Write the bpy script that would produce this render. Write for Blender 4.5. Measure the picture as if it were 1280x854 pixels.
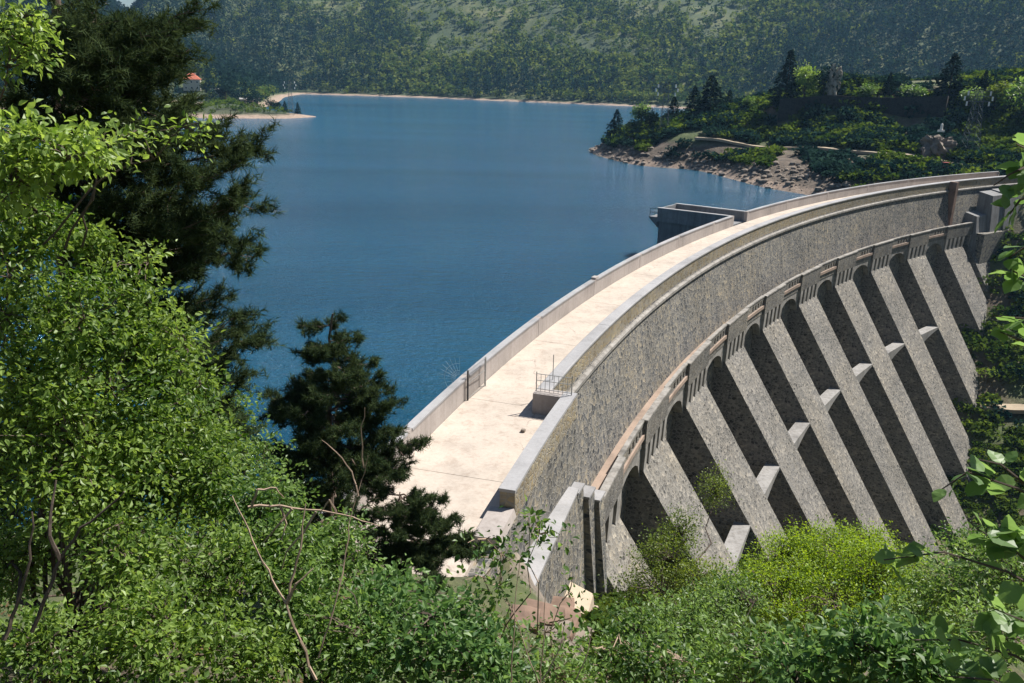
import bpy, bmesh, math, random
import numpy as np
from mathutils import Matrix, Vector

# ------------------------------------------------------------------ camera, sky, sun, exposure
for o in list(bpy.data.objects):
    bpy.data.objects.remove(o, do_unlink=True)
SC = bpy.context.scene
COL = SC.collection
rng = np.random.default_rng(7)
random.seed(7)

F_PX, YH, ROLL, CAM_Z = 1031.28, 93.65, math.radians(1.3), 17.0
PITCH = math.atan((427 - YH) / F_PX)
cam_data = bpy.data.cameras.new('camera')
cam_data.sensor_width = 36.0
cam_data.lens = F_PX / 1280 * 36.0
cam_data.clip_start = 0.2
cam_data.clip_end = 12000
cam = bpy.data.objects.new('camera', cam_data)
COL.objects.link(cam)
cam.matrix_world = (Matrix.Translation((0, 0, CAM_Z)) @ Matrix.Rotation(math.pi / 2 - PITCH, 4, 'X')
                    @ Matrix.Rotation(ROLL, 4, 'Z'))
SC.camera = cam

SUN_EL, SUN_AZ = math.radians(53), math.radians(29)        # azimuth measured from +x towards +y
sd = Vector((math.cos(SUN_EL) * math.cos(SUN_AZ), math.cos(SUN_EL) * math.sin(SUN_AZ), math.sin(SUN_EL)))
world = bpy.data.worlds.new('World')
SC.world = world
world.use_nodes = True
wn = world.node_tree.nodes
bg = wn['Background']
sky = wn.new('ShaderNodeTexSky')
sky.sky_type = 'NISHITA'
sky.sun_disc = False
sky.sun_elevation = SUN_EL
sky.sun_rotation = math.pi / 2 - SUN_AZ
sky.altitude = 500
sky.air_density = 1.0
sky.dust_density = 0.6
sky.ozone_density = 1.6
world.node_tree.links.new(sky.outputs[0], bg.inputs[0])
bg.inputs[1].default_value = 0.05
sl = bpy.data.lights.new('sun', 'SUN')
sl.energy = 5.0
sl.angle = math.radians(0.53)
sl.color = (1.0, 0.955, 0.88)
sun = bpy.data.objects.new('sun', sl)
COL.objects.link(sun)
sun.rotation_euler = (-sd).to_track_quat('-Z', 'Y').to_euler()
SC.view_settings.view_transform = 'Standard'
SC.view_settings.look = 'None'
SC.view_settings.exposure = 0.86
SC.view_settings.gamma = 1.0

# ------------------------------------------------------------------ pixel helpers (photo pixels -> directions)
_c, _s = math.cos(ROLL), math.sin(ROLL)
def ray(px, py):
    dx, dy = px - 640, py - 427
    a, b = _c * dx + _s * dy, -_s * dx + _c * dy
    vx, vu = a / F_PX, -b / F_PX
    return np.array([vx, math.cos(PITCH) + vu * math.sin(PITCH), -math.sin(PITCH) + vu * math.cos(PITCH)])
def at(px, py, D):
    d = ray(px, py)
    return np.array([0, 0, CAM_Z]) + d * (D / d[1])
def on_z(px, py, z):
    d = ray(px, py)
    return np.array([0, 0, CAM_Z]) + d * ((z - CAM_Z) / d[2])

# ------------------------------------------------------------------ object helpers
def tag(o, label=None, cat=None, group=None, kind=None):
    if label: o['label'] = label
    if cat: o['category'] = cat
    if group: o['group'] = group
    if kind: o['kind'] = kind
    return o
def empty(name, loc, label, cat, group=None):
    o = bpy.data.objects.new(name, None)
    o.empty_display_size = 0.3
    COL.objects.link(o)
    o.location = loc
    bpy.context.view_layer.update()
    return tag(o, label, cat, group)
def link(name, me, mat=None, parent=None):
    o = bpy.data.objects.new(name, me)
    COL.objects.link(o)
    if mat is not None and not me.materials:
        me.materials.append(mat)
    if parent is not None:
        o.parent = parent
        p = parent; off = Vector((0, 0, 0))
        while p is not None:
            off = off + Vector(p.location); p = p.parent
        o.location = -off            # mesh data stay in world coordinates
    return o
def poly_mesh(name, verts, flat, totals, mat=None, parent=None, uv=None, smooth=False, tint=None):
    me = bpy.data.meshes.new(name)
    verts = np.asarray(verts, np.float32)
    flat = np.asarray(flat, np.int32); totals = np.asarray(totals, np.int32)
    me.vertices.add(len(verts)); me.vertices.foreach_set('co', verts.ravel())
    me.loops.add(len(flat)); me.loops.foreach_set('vertex_index', flat)
    me.polygons.add(len(totals))
    st = np.concatenate([[0], np.cumsum(totals)[:-1]]).astype(np.int32)
    me.polygons.foreach_set('loop_start', st); me.polygons.foreach_set('loop_total', totals)
    me.polygons.foreach_set('use_smooth', np.full(len(totals), bool(smooth)))
    me.update(calc_edges=True)
    if uv is not None:
        l = me.uv_layers.new(name='UVMap')
        l.data.foreach_set('uv', np.asarray(uv, np.float32)[flat].ravel())
    if tint is not None:
        a = me.attributes.new('tint', 'FLOAT', 'POINT')
        a.data.foreach_set('value', np.asarray(tint, np.float32))
    return link(name, me, mat, parent)
def quads(name, verts, faces, mat=None, parent=None, **k):
    faces = np.asarray(faces, np.int32)
    return poly_mesh(name, verts, faces.ravel(), np.full(len(faces), faces.shape[1]), mat, parent, **k)

class MB:
    """collects shapes for ONE mesh"""
    def __init__(s): s.v = []; s.f = []; s.uv = []
    def add(s, v, f, uv=None):
        b = len(s.v)
        s.v += [tuple(map(float, p)) for p in v]
        s.uv += [tuple(q) for q in uv] if uv is not None else [(p[0] + p[1], p[2]) for p in v]
        s.f += [tuple(int(i) + b for i in q) for q in f]
        return s
    def box(s, c, half, ax=None):
        c = np.asarray(c, float)
        ax = np.eye(3) if ax is None else np.asarray(ax)
        v = [c + ax.T @ (np.array([i, j, k]) * half) for i in (-1, 1) for j in (-1, 1) for k in (-1, 1)]
        return s.add(v, [(0, 1, 3, 2), (4, 6, 7, 5), (0, 4, 5, 1), (2, 3, 7, 6), (0, 2, 6, 4), (1, 5, 7, 3)])
    def bar(s, a, b, r, n=4, r2=None):
        a = np.asarray(a, float); b = np.asarray(b, float); r2 = r if r2 is None else r2
        d = b - a; d /= np.linalg.norm(d) + 1e-9
        u = np.cross(d, (0, 0, 1) if abs(d[2]) < .9 else (1, 0, 0)); u /= np.linalg.norm(u); w = np.cross(d, u)
        v = [p + rr * (math.cos(2 * math.pi * (i + .5) / n) * u + math.sin(2 * math.pi * (i + .5) / n) * w) for p, rr in ((a, r), (b, r2)) for i in range(n)]
        f = [(i, (i + 1) % n, n + (i + 1) % n, n + i) for i in range(n)] + [tuple(range(n))[::-1], tuple(range(n, 2 * n))]
        return s.add(v, f)
    def build(s, name, mat, parent=None, smooth=False):
        flat = [i for q in s.f for i in q]
        return poly_mesh(name, s.v, flat, [len(q) for q in s.f], mat, parent, uv=s.uv, smooth=smooth)

# ------------------------------------------------------------------ materials
def new_mat(name):
    m = bpy.data.materials.new(name); m.use_nodes = True
    nt = m.node_tree
    return m, nt, nt.nodes['Principled BSDF']
def node(nt, t, **k):
    n = nt.nodes.new(t)
    for a, b in k.items():
        if a.startswith('i_'):
            n.inputs[int(a[2:]) if a[2:].isdigit() else a[2:]].default_value = b
        else: setattr(n, a, b)
    return n
def ramp(nt, fac, stops, interp='LINEAR'):
    r = nt.nodes.new('ShaderNodeValToRGB'); r.color_ramp.interpolation = interp
    e = r.color_ramp.elements
    while len(e) > len(stops): e.remove(e[-1])
    while len(e) < len(stops): e.new(0.5)
    for el, (p, c) in zip(e, stops):
        el.position = p; el.color = (*c, 1) if len(c) == 3 else c
    nt.links.new(fac, r.inputs[0]); return r.outputs[0]
def mix(nt, fac, a, b, mode='MIX'):
    m = nt.nodes.new('ShaderNodeMix'); m.data_type = 'RGBA'; m.blend_type = mode; m.clamp_factor = True
    for s, v in ((m.inputs[0], fac), (m.inputs[6], a), (m.inputs[7], b)):
        if hasattr(v, 'default_value') or hasattr(v, 'is_linked'): nt.links.new(v, s)
        else: s.default_value = v if not isinstance(v, tuple) or len(v) == 4 else (*v, 1)
    return m.outputs[2]
def noise(nt, vec, scale, detail=5, rough=.6, out='Fac'):
    n = nt.nodes.new('ShaderNodeTexNoise'); n.inputs['Scale'].default_value = scale
    n.inputs['Detail'].default_value = detail; n.inputs['Roughness'].default_value = rough
    if vec is not None: nt.links.new(vec, n.inputs['Vector'])
    return n.outputs[out]
def scaled(nt, vec, sc):
    m = nt.nodes.new('ShaderNodeMapping'); m.inputs['Scale'].default_value = sc
    nt.links.new(vec, m.inputs['Vector']); return m.outputs[0]
def bump(nt, bsdf, h, strength, dist):
    b = nt.nodes.new('ShaderNodeBump'); b.inputs['Strength'].default_value = strength; b.inputs['Distance'].default_value = dist
    nt.links.new(h, b.inputs['Height']); nt.links.new(b.outputs[0], bsdf.inputs['Normal'])
def uvn(nt): return nt.nodes.new('ShaderNodeUVMap').outputs[0]
def pos(nt): return nt.nodes.new('ShaderNodeNewGeometry').outputs['Position']

def masonry(name, tones, size=.42, streak=.5, mortar=(.24, .225, .20), bstr=.5):
    m, nt, b = new_mat(name)
    uv = uvn(nt)
    wob = nt.nodes.new('ShaderNodeMixRGB'); wob.blend_type = 'ADD'; wob.inputs[0].default_value = .12
    nt.links.new(uv, wob.inputs[1]); nt.links.new(noise(nt, uv, 2.0, 3, .6, 'Color'), wob.inputs[2])
    v = scaled(nt, wob.outputs[0], (1 / size, 1.35 / size, 1))
    vo = node(nt, 'ShaderNodeTexVoronoi', feature='F1'); vo.inputs['Scale'].default_value = 1; nt.links.new(v, vo.inputs['Vector'])
    ve = node(nt, 'ShaderNodeTexVoronoi', feature='DISTANCE_TO_EDGE'); ve.inputs['Scale'].default_value = 1; nt.links.new(v, ve.inputs['Vector'])
    sep = nt.nodes.new('ShaderNodeSeparateColor'); nt.links.new(vo.outputs['Color'], sep.inputs[0])
    stone = ramp(nt, sep.outputs[0], [(i / (len(tones) - 1), t) for i, t in enumerate(tones)])
    big = noise(nt, scaled(nt, uv, (.16, .10, 1)), 1, 5, .65)
    stone = mix(nt, ramp(nt, big, [(.35, (0, 0, 0)), (.68, (1, 1, 1))]), stone, (.33, .315, .285), 'SOFT_LIGHT')
    st = noise(nt, scaled(nt, uv, (2.3, .10, 1)), 1, 6, .7)
    streaks = ramp(nt, st, [(.38, (.36, .38, .42)), (.46, (.85, .86, .88)), (.53, (1, 1, 1)), (.60, (1.15, 1.08, .96)), (.68, (1.55, 1.5, 1.4))])
    stone = mix(nt, streak, stone, streaks, 'MULTIPLY')
    lg = noise(nt, scaled(nt, uv, (.11, .17, 1)), 1, 5, .7)
    stone = mix(nt, .8, stone, ramp(nt, lg, [(.36, (.55, .57, .6)), (.5, (1, 1, 1)), (.66, (1.25, 1.2, 1.1))]), 'MULTIPLY')
    oi = nt.nodes.new('ShaderNodeObjectInfo')
    stone = mix(nt, 1.0, stone, ramp(nt, oi.outputs['Random'], [(0, (.82, .82, .84)), (1, (1.12, 1.1, 1.06))]), 'MULTIPLY')
    edge = ramp(nt, ve.outputs['Distance'], [(.0, (1, 1, 1)), (.11, (0, 0, 0))])
    colr = mix(nt, edge, stone, mortar)
    nt.links.new(colr, b.inputs['Base Color'])
    b.inputs['Roughness'].default_value = .92
    h = nt.nodes.new('ShaderNodeMath'); h.operation = 'MULTIPLY_ADD'
    nt.links.new(ramp(nt, ve.outputs['Distance'], [(0, (0, 0, 0)), (.14, (.8, .8, .8)), (.5, (1, 1, 1))]), h.inputs[0])
    h.inputs[1].default_value = 1; nt.links.new(noise(nt, uv, 9, 4), h.inputs[2])
    bump(nt, b, h.outputs[0], bstr, .045)
    b.inputs['Specular IOR Level'].default_value = .2
    return m
def concrete(name, base, vary=.2, streak=0., stain=(.25, .21, .17), rough=.9, scale=.35, crack=False):
    m, nt, b = new_mat(name)
    p = pos(nt)
    n1 = noise(nt, p, scale, 7, .65)
    dark = tuple(c * (1 - vary * 1.5) for c in base); lite = tuple(min(1, c * (1 + vary)) for c in base)
    c = ramp(nt, n1, [(.3, dark), (.5, base), (.72, lite)])
    n2 = noise(nt, p, 6, 5, .7)
    c = mix(nt, .5, c, ramp(nt, n2, [(.3, (.72, .7, .68)), (.6, (1, 1, 1))]), 'MULTIPLY')
    if streak:
        s = noise(nt, scaled(nt, p, (2.6, 2.6, .12)), 1, 6, .7)
        c = mix(nt, streak, c, ramp(nt, s, [(.35, stain), (.55, (1, 1, 1))]), 'MULTIPLY')
    h = n2
    if crack:
        wv = nt.nodes.new('ShaderNodeMixRGB'); wv.blend_type = 'ADD'; wv.inputs[0].default_value = 1.6
        nt.links.new(p, wv.inputs[1]); nt.links.new(noise(nt, p, .8, 5, .7, 'Color'), wv.inputs[2])
        ve = node(nt, 'ShaderNodeTexVoronoi', feature='DISTANCE_TO_EDGE'); ve.inputs['Scale'].default_value = .16
        nt.links.new(wv.outputs[0], ve.inputs['Vector'])
        gate = ramp(nt, noise(nt, p, .35, 2), [(.48, (0, 0, 0)), (.58, (1, 1, 1))])
        ck = ramp(nt, ve.outputs['Distance'], [(0, (1, 1, 1)), (.006, (0, 0, 0))])
        c = mix(nt, mix(nt, 1.0, ck, gate, 'MULTIPLY'), c, (.24, .2, .17))
        sp = noise(nt, p, 1.3, 6, .75)
        c = mix(nt, .6, c, ramp(nt, sp, [(.33, (.66, .6, .56)), (.5, (1, 1, 1))]), 'MULTIPLY')
    nt.links.new(c, b.inputs['Base Color'])
    b.inputs['Roughness'].default_value = rough
    bump(nt, b, h, .35, .02)
    return m
def plain(name, base, rough=.7, metal=0, vary=.25, scale=8):
    m, nt, b = new_mat(name)
    p = pos(nt)
    c = ramp(nt, noise(nt, p, scale, 5), [(.3, tuple(x * (1 - vary) for x in base)), (.7, tuple(min(1, x * (1 + vary)) for x in base))])
    nt.links.new(c, b.inputs['Base Color'])
    b.inputs['Roughness'].default_value = rough; b.inputs['Metallic'].default_value = metal
    return m
def leaf_mat(name, dark, lite, trans=.45, gloss=.35, back=None):
    m = bpy.data.materials.new(name); m.use_nodes = True
    nt = m.node_tree; b = nt.nodes['Principled BSDF']
    a = node(nt, 'ShaderNodeAttribute', attribute_name='tint')
    c = ramp(nt, a.outputs['Fac'], [(0, dark), (1, lite)])
    nt.links.new(c, b.inputs['Base Color'])
    b.inputs['Roughness'].default_value = .45 if gloss > .2 else 1.0
    b.inputs['Specular IOR Level'].default_value = gloss
    t = nt.nodes.new('ShaderNodeBsdfTranslucent')
    hs = node(nt, 'ShaderNodeHueSaturation'); hs.inputs['Hue'].default_value = .485; hs.inputs['Saturation'].default_value = 1.1; hs.inputs['Value'].default_value = 1.5
    nt.links.new(c, hs.inputs['Color']); nt.links.new(hs.outputs[0], t.inputs['Color'])
    mx = nt.nodes.new('ShaderNodeMixShader'); mx.inputs[0].default_value = trans
    nt.links.new(b.outputs[0], mx.inputs[1]); nt.links.new(t.outputs[0], mx.inputs[2])
    nt.links.new(mx.outputs[0], nt.nodes['Material Output'].inputs[0])
    return m

M = {}
M['wall'] = masonry('wall_masonry', [(.044, .05, .062), (.185, .18, .17), (.095, .10, .112), (.30, .27, .22), (.155, .157, .162)], .34, .95)
M['parapet_stone'] = masonry('parapet_masonry', [(.20, .165, .11), (.33, .27, .17), (.26, .235, .20), (.37, .32, .22)], .32, .3)
M['buttress'] = masonry('buttress_masonry', [(.067, .066, .066), (.22, .208, .192), (.14, .138, .136), (.35, .325, .29)], .33, .35)
M['deck'] = concrete('deck_concrete', (.46, .395, .335), .14, crack=True)
M['coping'] = concrete('coping_concrete', (.30, .295, .30), .2)
M['parapet'] = concrete('parapet_concrete', (.36, .32, .295), .13, streak=.3, stain=(.5, .45, .42))
M['ledge'] = concrete('ledge_concrete', (.27, .255, .235), .35, streak=.55, stain=(.42, .37, .33), scale=.9)
M['panel'] = masonry('panel_masonry', [(.13, .125, .115), (.22, .205, .185), (.175, .168, .16), (.26, .245, .22)], .45, .6, (.19, .18, .165))
M['walk'] = concrete('walkway_concrete', (.31, .23, .18), .25)
M['strut'] = concrete('strut_concrete', (.27, .26, .25), .25, streak=.4)
M['tower'] = concrete('tower_concrete', (.20, .20, .205), .2, streak=.4)
M['cream'] = concrete('cream_concrete', (.42, .34, .25), .2)
M['iron'] = plain('dark_iron', (.045, .045, .05), .55, .6)
M['galv'] = plain('galvanised_steel', (.36, .37, .37), .5, .7)
M['pylon'] = plain('pylon_steel', (.09, .11, .12), .8, .1)
M['porcelain'] = plain('porcelain', (.75, .75, .72), .3, 0, .05)
M['white'] = plain('white_paint', (.72, .70, .66), .7, 0, .1)
M['plaster'] = plain('plaster', (.55, .50, .42), .9, 0, .12)
M['redroof'] = plain('red_tiles', (.46, .13, .07), .85, 0, .2, 1.5)
M['greyroof'] = plain('grey_roof', (.30, .29, .27), .8, 0, .15)
M['window'] = plain('window_glass', (.02, .025, .03), .1, 0, .1)
M['redpaint'] = plain('red_paint', (.33, .05, .04), .5)
M['bark'] = plain('bark', (.085, .062, .048), .95, 0, .5, 14)
M['pine_bark'] = plain('pine_bark', (.12, .085, .065), .95, 0, .5, 9)
M['twig'] = plain('pale_twig', (.30, .215, .155), .85, 0, .4, 10)
M['rock'] = concrete('rock', (.19, .155, .125), .4, scale=.5)
M['pale_rock'] = concrete('pale_rock', (.36, .32, .26), .35, scale=.6)
M['brownstone'] = concrete('brown_stone', (.20, .13, .095), .3, scale=.8)
M['track'] = concrete('track_gravel', (.34, .27, .19), .2)
M['leaf_bright'] = leaf_mat('leaf_bright', (.05, .115, .014), (.26, .37, .085), .5, gloss=.5)
M['leaf_mid'] = leaf_mat('leaf_mid', (.032, .085, .014), (.20, .31, .08), .48, gloss=.5)
M['leaf_hazel'] = leaf_mat('leaf_hazel', (.05, .12, .03), (.20, .32, .10), .48, gloss=.4)
M['leaf_yellow'] = leaf_mat('leaf_yellow', (.13, .22, .018), (.30, .42, .055), .5)
M['leaf_olive'] = leaf_mat('leaf_olive', (.06, .10, .015), (.18, .24, .04))
M['needle'] = leaf_mat('pine_needle', (.014, .030, .013), (.075, .105, .040), .25, .12)
M['conifer'] = leaf_mat('conifer_needle', (.006, .016, .013), (.022, .042, .026), .1, 0)
M['forest_dark'] = leaf_mat('forest_dark', (.006, .021, .020), (.026, .054, .038), .2, 0)
M['forest_green'] = leaf_mat('forest_green', (.040, .080, .020), (.18, .22, .055), .3, 0)
M['scrub'] = leaf_mat('scrub_leaf', (.028, .06, .012), (.11, .16, .03), .4, 0)
M['litter'] = leaf_mat('leaf_litter', (.10, .055, .03), (.22, .14, .08), .1, .1)

def water_mat():
    m, nt, b = new_mat('lake_water')
    p = pos(nt)
    patch = noise(nt, scaled(nt, p, (.004, .02, 1)), 1, 4, .6)
    c = ramp(nt, patch, [(.35, (.006, .062, .122)), (.65, (.014, .10, .184))])
    nt.links.new(c, b.inputs['Base Color'])
    b.inputs['Roughness'].default_value = .12
    b.inputs['IOR'].default_value = 1.33
    n1 = noise(nt, scaled(nt, p, (1.7, 2.6, 1)), 1, 6, .7)
    n2 = noise(nt, scaled(nt, p, (.45, .8, 1)), 1, 4, .65)
    h = nt.nodes.new('ShaderNodeMath'); h.operation = 'MULTIPLY_ADD'
    nt.links.new(n2, h.inputs[0]); h.inputs[1].default_value = 1.5; nt.links.new(n1, h.inputs[2])
    bump(nt, b, h.outputs[0], 1.0, .45)
    return m
M['water'] = water_mat()

def ground_mat():
    m, nt, b = new_mat('ground')
    p = pos(nt)
    sep = nt.nodes.new('ShaderNodeSeparateXYZ'); nt.links.new(p, sep.inputs[0])
    g = nt.nodes.new('ShaderNodeNewGeometry')
    sn = nt.nodes.new('ShaderNodeSeparateXYZ'); nt.links.new(g.outputs['True Normal'], sn.inputs[0])
    nb = noise(nt, p, .05, 6, .65)
    nf = noise(nt, p, .9, 6, .7)
    soil = ramp(nt, nf, [(.3, (.055, .042, .028)), (.55, (.12, .09, .06)), (.75, (.19, .15, .10))])
    grass = ramp(nt, nf, [(.3, (.035, .055, .016)), (.6, (.085, .11, .035)), (.8, (.14, .15, .06))])
    c = mix(nt, ramp(nt, nb, [(.4, (0, 0, 0)), (.55, (1, 1, 1))]), soil, grass)
    fary = node(nt, 'ShaderNodeMapRange'); fary.inputs['From Min'].default_value = 330; fary.inputs['From Max'].default_value = 420
    nt.links.new(sep.outputs['Y'], fary.inputs['Value'])
    meadow = ramp(nt, noise(nt, p, .02, 7, .7), [(.35, (.022, .042, .014)), (.55, (.065, .085, .028)), (.7, (.15, .15, .06))])
    c = mix(nt, fary.outputs[0], c, meadow)
    rock = ramp(nt, noise(nt, p, .45, 8, .7), [(.3, (.10, .085, .07)), (.55, (.22, .18, .145)), (.75, (.33, .28, .22))])
    steep = ramp(nt, sn.outputs['Z'], [(.62, (1, 1, 1)), (.78, (0, 0, 0))])
    c = mix(nt, steep, c, rock)
    # bare draw-down band of the reservoir: a real strip without vegetation
    band = nt.nodes.new('ShaderNodeMath'); band.operation = 'MULTIPLY_ADD'
    nt.links.new(noise(nt, p, .12, 4), band.inputs[0]); band.inputs[1].default_value = -2.4; nt.links.new(sep.outputs['Z'], band.inputs[2])
    hi = node(nt, 'ShaderNodeMapRange'); hi.inputs['From Min'].default_value = -5.3; hi.inputs['From Max'].default_value = -4.5
    hi.inputs['To Min'].default_value = 1; hi.inputs['To Max'].default_value = 0
    nt.links.new(band.outputs[0], hi.inputs['Value'])
    lo = node(nt, 'ShaderNodeMapRange'); lo.inputs['From Min'].default_value = -9.5; lo.inputs['From Max'].default_value = -8.5
    nt.links.new(sep.outputs['Z'], lo.inputs['Value'])
    dist = node(nt, 'ShaderNodeMapRange'); dist.inputs['From Min'].default_value = 150; dist.inputs['From Max'].default_value = 165
    nt.links.new(sep.outputs['Y'], dist.inputs['Value'])
    mm = nt.nodes.new('ShaderNodeMath'); mm.operation = 'MULTIPLY'; nt.links.new(hi.outputs[0], mm.inputs[0]); nt.links.new(lo.outputs[0], mm.inputs[1])
    m3 = nt.nodes.new('ShaderNodeMath'); m3.operation = 'MULTIPLY'; nt.links.new(mm.outputs[0], m3.inputs[0]); nt.links.new(dist.outputs[0], m3.inputs[1])
    bank = node(nt, 'ShaderNodeMapRange'); bank.inputs['From Min'].default_value = -.8; bank.inputs['From Max'].default_value = .8
    bank.inputs['To Min'].default_value = 1; bank.inputs['To Max'].default_value = 0
    nt.links.new(band.outputs[0], bank.inputs['Value'])
    bm_ = nt.nodes.new('ShaderNodeMath'); bm_.operation = 'MULTIPLY'; nt.links.new(bank.outputs[0], bm_.inputs[0]); nt.links.new(dist.outputs[0], bm_.inputs[1])
    nofar = nt.nodes.new('ShaderNodeMath'); nofar.operation = 'SUBTRACT'; nofar.inputs[0].default_value = 1; nt.links.new(fary.outputs[0], nofar.inputs[1])
    bm2 = nt.nodes.new('ShaderNodeMath'); bm2.operation = 'MULTIPLY'; nt.links.new(bm_.outputs[0], bm2.inputs[0]); nt.links.new(nofar.outputs[0], bm2.inputs[1])
    c = mix(nt, bm2.outputs[0], c, ramp(nt, noise(nt, p, .5, 8, .75), [(.3, (.035, .028, .022)), (.5, (.10, .076, .056)), (.7, (.19, .15, .115))]))
    shore = ramp(nt, noise(nt, p, .6, 8, .75), [(.3, (.13, .095, .07)), (.5, (.30, .22, .165)), (.72, (.42, .33, .26))])
    c = mix(nt, m3.outputs[0], c, shore)
    nt.links.new(c, b.inputs['Base Color'])
    b.inputs['Roughness'].default_value = .95
    bump(nt, b, noise(nt, p, 1.4, 8, .7), .8, .35)
    return m
M['ground'] = ground_mat()

# ------------------------------------------------------------------ terrain
CX, CY, R = 206.4275, -25.9817, 219.6467          # dam arc: R = foot of the upstream parapet on the deck
T0, DT = 2.7566, 0.063727                         # first buttress angle and bay angle
WATER_Z = -5.0
def pol(dr, th_deg, z=0.0):
    t = math.radians(th_deg); r = R + dr
    return np.array([CX + r * math.cos(t), CY + r * math.sin(t), z])

LAKE = np.array([(-8, 36), (20, 95), (59, 169), (54, 180), (44, 213), (33, 220), (23, 259), (35, 285), (80, 320), (160, 360),
                 (260, 420), (300, 470), (260, 545), (180, 620), (92, 688), (-5, 742), (-94, 797), (-206, 822), (-195, 720), (-165, 590),
                 (-150, 500), (-128, 450), (-98, 426), (-108, 402), (-143, 389), (-168, 402), (-180, 450), (-198, 530), (-222, 550),
                 (-231, 513), (-223, 435), (-300, 380), (-420, 300), (-500, 150), (-300, 75), (-120, 58), (-40, 48)], float)
def lake_sd(x, y):
    """signed distance to the lake outline, positive on land"""
    d2 = np.full(x.shape, 1e18); inside = np.zeros(x.shape, bool)
    n = len(LAKE)
    for i in range(n):
        a, b = LAKE[i], LAKE[(i + 1) % n]
        ab = b - a
        t = np.clip(((x - a[0]) * ab[0] + (y - a[1]) * ab[1]) / (ab @ ab), 0, 1)
        d2 = np.minimum(d2, (x - a[0] - t * ab[0]) ** 2 + (y - a[1] - t * ab[1]) ** 2)
        cond = ((a[1] > y) != (b[1] > y))
        xi = a[0] + (y - a[1]) / (b[1] - a[1] + 1e-12) * ab[0]
        inside ^= cond & (x < xi)
    d = np.sqrt(d2)
    return np.where(inside, -d, d)

def vnoise(x, y, seed=0):
    xi = np.floor(x).astype(np.int64); yi = np.floor(y).astype(np.int64)
    fx = x - xi; fy = y - yi
    fx = fx * fx * (3 - 2 * fx); fy = fy * fy * (3 - 2 * fy)
    def h(a, b):
        v = np.sin(a * 127.1 + b * 311.7 + seed * 74.7) * 43758.5453
        return v - np.floor(v)
    return (h(xi, yi) * (1 - fx) + h(xi + 1, yi) * fx) * (1 - fy) + (h(xi, yi + 1) * (1 - fx) + h(xi + 1, yi + 1) * fx) * fy
def fbm(x, y, seed=0, oct=4):
    s = 0; a = .5
    for i in range(oct):
        s = s + a * (vnoise(x, y, seed + i) - .5); x = x * 2.03; y = y * 2.03; a *= .5
    return s

CTRL = np.array([
    # hillside under the camera
    (0, 0, 15.2), (0, -20, 22), (-20, -10, 20), (20, -20, 16), (-12, 3, 14.5), (-30, 15, 10), (6, 3, 13), (14, 3, 9.5), (28, 4, 2),
    (0, 6, 11.0), (-5, 7, 10.8), (5, 8, 8.4), (-10, 12, 7.6), (0, 12, 6.4), (8, 13, 3.0), (16, 14, -1.0), (-4, 18, 3.0), (2, 19, 1.2), (-10, 20, 2.5), (6, 19, -2.5),
    (-20, 25, 1.5), (-14, 30, -1.5), (-30, 34, -3.5), (-9, 36, -6), (-2, 24, 0.6), (1, 25, 0.1), (-5, 26, 0.4), (-2, 28, -.5), (0, 30, -.8), (-4.5, 31, -.8),
    (2.6, 27.5, -4.0), (3.2, 30, -7.2), (2.6, 23.5, -1.8), (4.5, 25, -5.0), (8, 22, -5.5), (7, 29, -8.2), (4, 33, -8.4), (6, 36, -10), (12, 26, -9.5), (20, 22, -10), (11, 36, -12), (20, 36, -16), (32, 24, -17), (50, 20, -16),
    # foot of the buttresses, valley floor
    (5, 40, -12), (9, 45, -14.5), (14, 50, -17.5), (19, 57, -21), (27, 68, -26), (35, 76, -31), (44, 84, -36), (55, 93, -40), (65, 104, -41), (69, 112, -35.8), (74, 121, -31),
    (77, 128, -26), (82, 138, -19.7), (85, 142.5, -15.4), (88, 148, -10), (92, 154, -3), (94, 160, -0.6), (101, 168, .8), (98, 176, 1.0),
    (30, 55, -30), (45, 68, -39), (62, 84, -44), (80, 95, -42), (84, 112, -33), (80, 119, -30.3), (88, 122, -28), (95, 132, -20), (100, 145, -8), (106, 157, 1), (118, 165, 6), (110, 120, -20), (130, 130, -6),
    (60, 55, -44), (90, 60, -42), (120, 80, -28), (150, 110, 0), (40, 40, -30), (80, 30, -30),
    # under the dam and the lake bed
    (2, 45, -14), (10, 62, -26), (22, 82, -36), (38, 105, -44), (55, 125, -40), (72, 145, -24), (85, 157, -8),
    (-8, 50, -14), (-5, 75, -28), (10, 105, -38), (30, 140, -34), (48, 155, -22), (-40, 60, -14), (-40, 100, -32), (0, 160, -38), (-30, 200, -38), (15, 215, -20), (30, 190, -20),
    # peninsula: shore, track, terrace, ridge
    (66, 164, -4.2), (59, 170.5, -5), (54, 180, -5), (44, 213.5, -5), (33, 220.5, -5), (23, 259, -5), (35, 286, -6), (80, 321, -6), (160, 361, -6),
    (48.7, 220, 1.2), (63.6, 214, 1.2), (80, 194, 1.2), (99, 175.6, 1.2), (57, 198, -1), (68, 182, -1), (82, 172, -.5),
    (40, 232, .8), (33, 245, 0), (30, 262, -.5), (45, 262, 3), (56, 240, 7.5), (64, 226, 5.0), (70, 222, 6), (84, 207, 5), (97, 197, 4.5), (108, 186, 4), (115, 180, 4.5), (92, 211, 6.5), (104, 203, 6.5), (78, 219, 6.5), (113, 196, 7),
    (72, 233, 11), (80, 232, 14.2), (99, 221, 14.2), (110, 212, 14.2), (121, 206, 14), (128, 190, 14), (135, 180, 16), (86, 231, 16.5), (90, 240, 16), (110, 240, 17), (130, 230, 19), (60, 250, 8.5), (68, 240, 11), (70, 262, 9), (100, 275, 8), (120, 300, 2), (150, 280, 14), (170, 220, 24), (170, 320, 8), (150, 180, 22)], float)
def _tps(r2): return 0.5 * r2 * np.log(r2 + 1e-9)
_n = len(CTRL)
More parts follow.
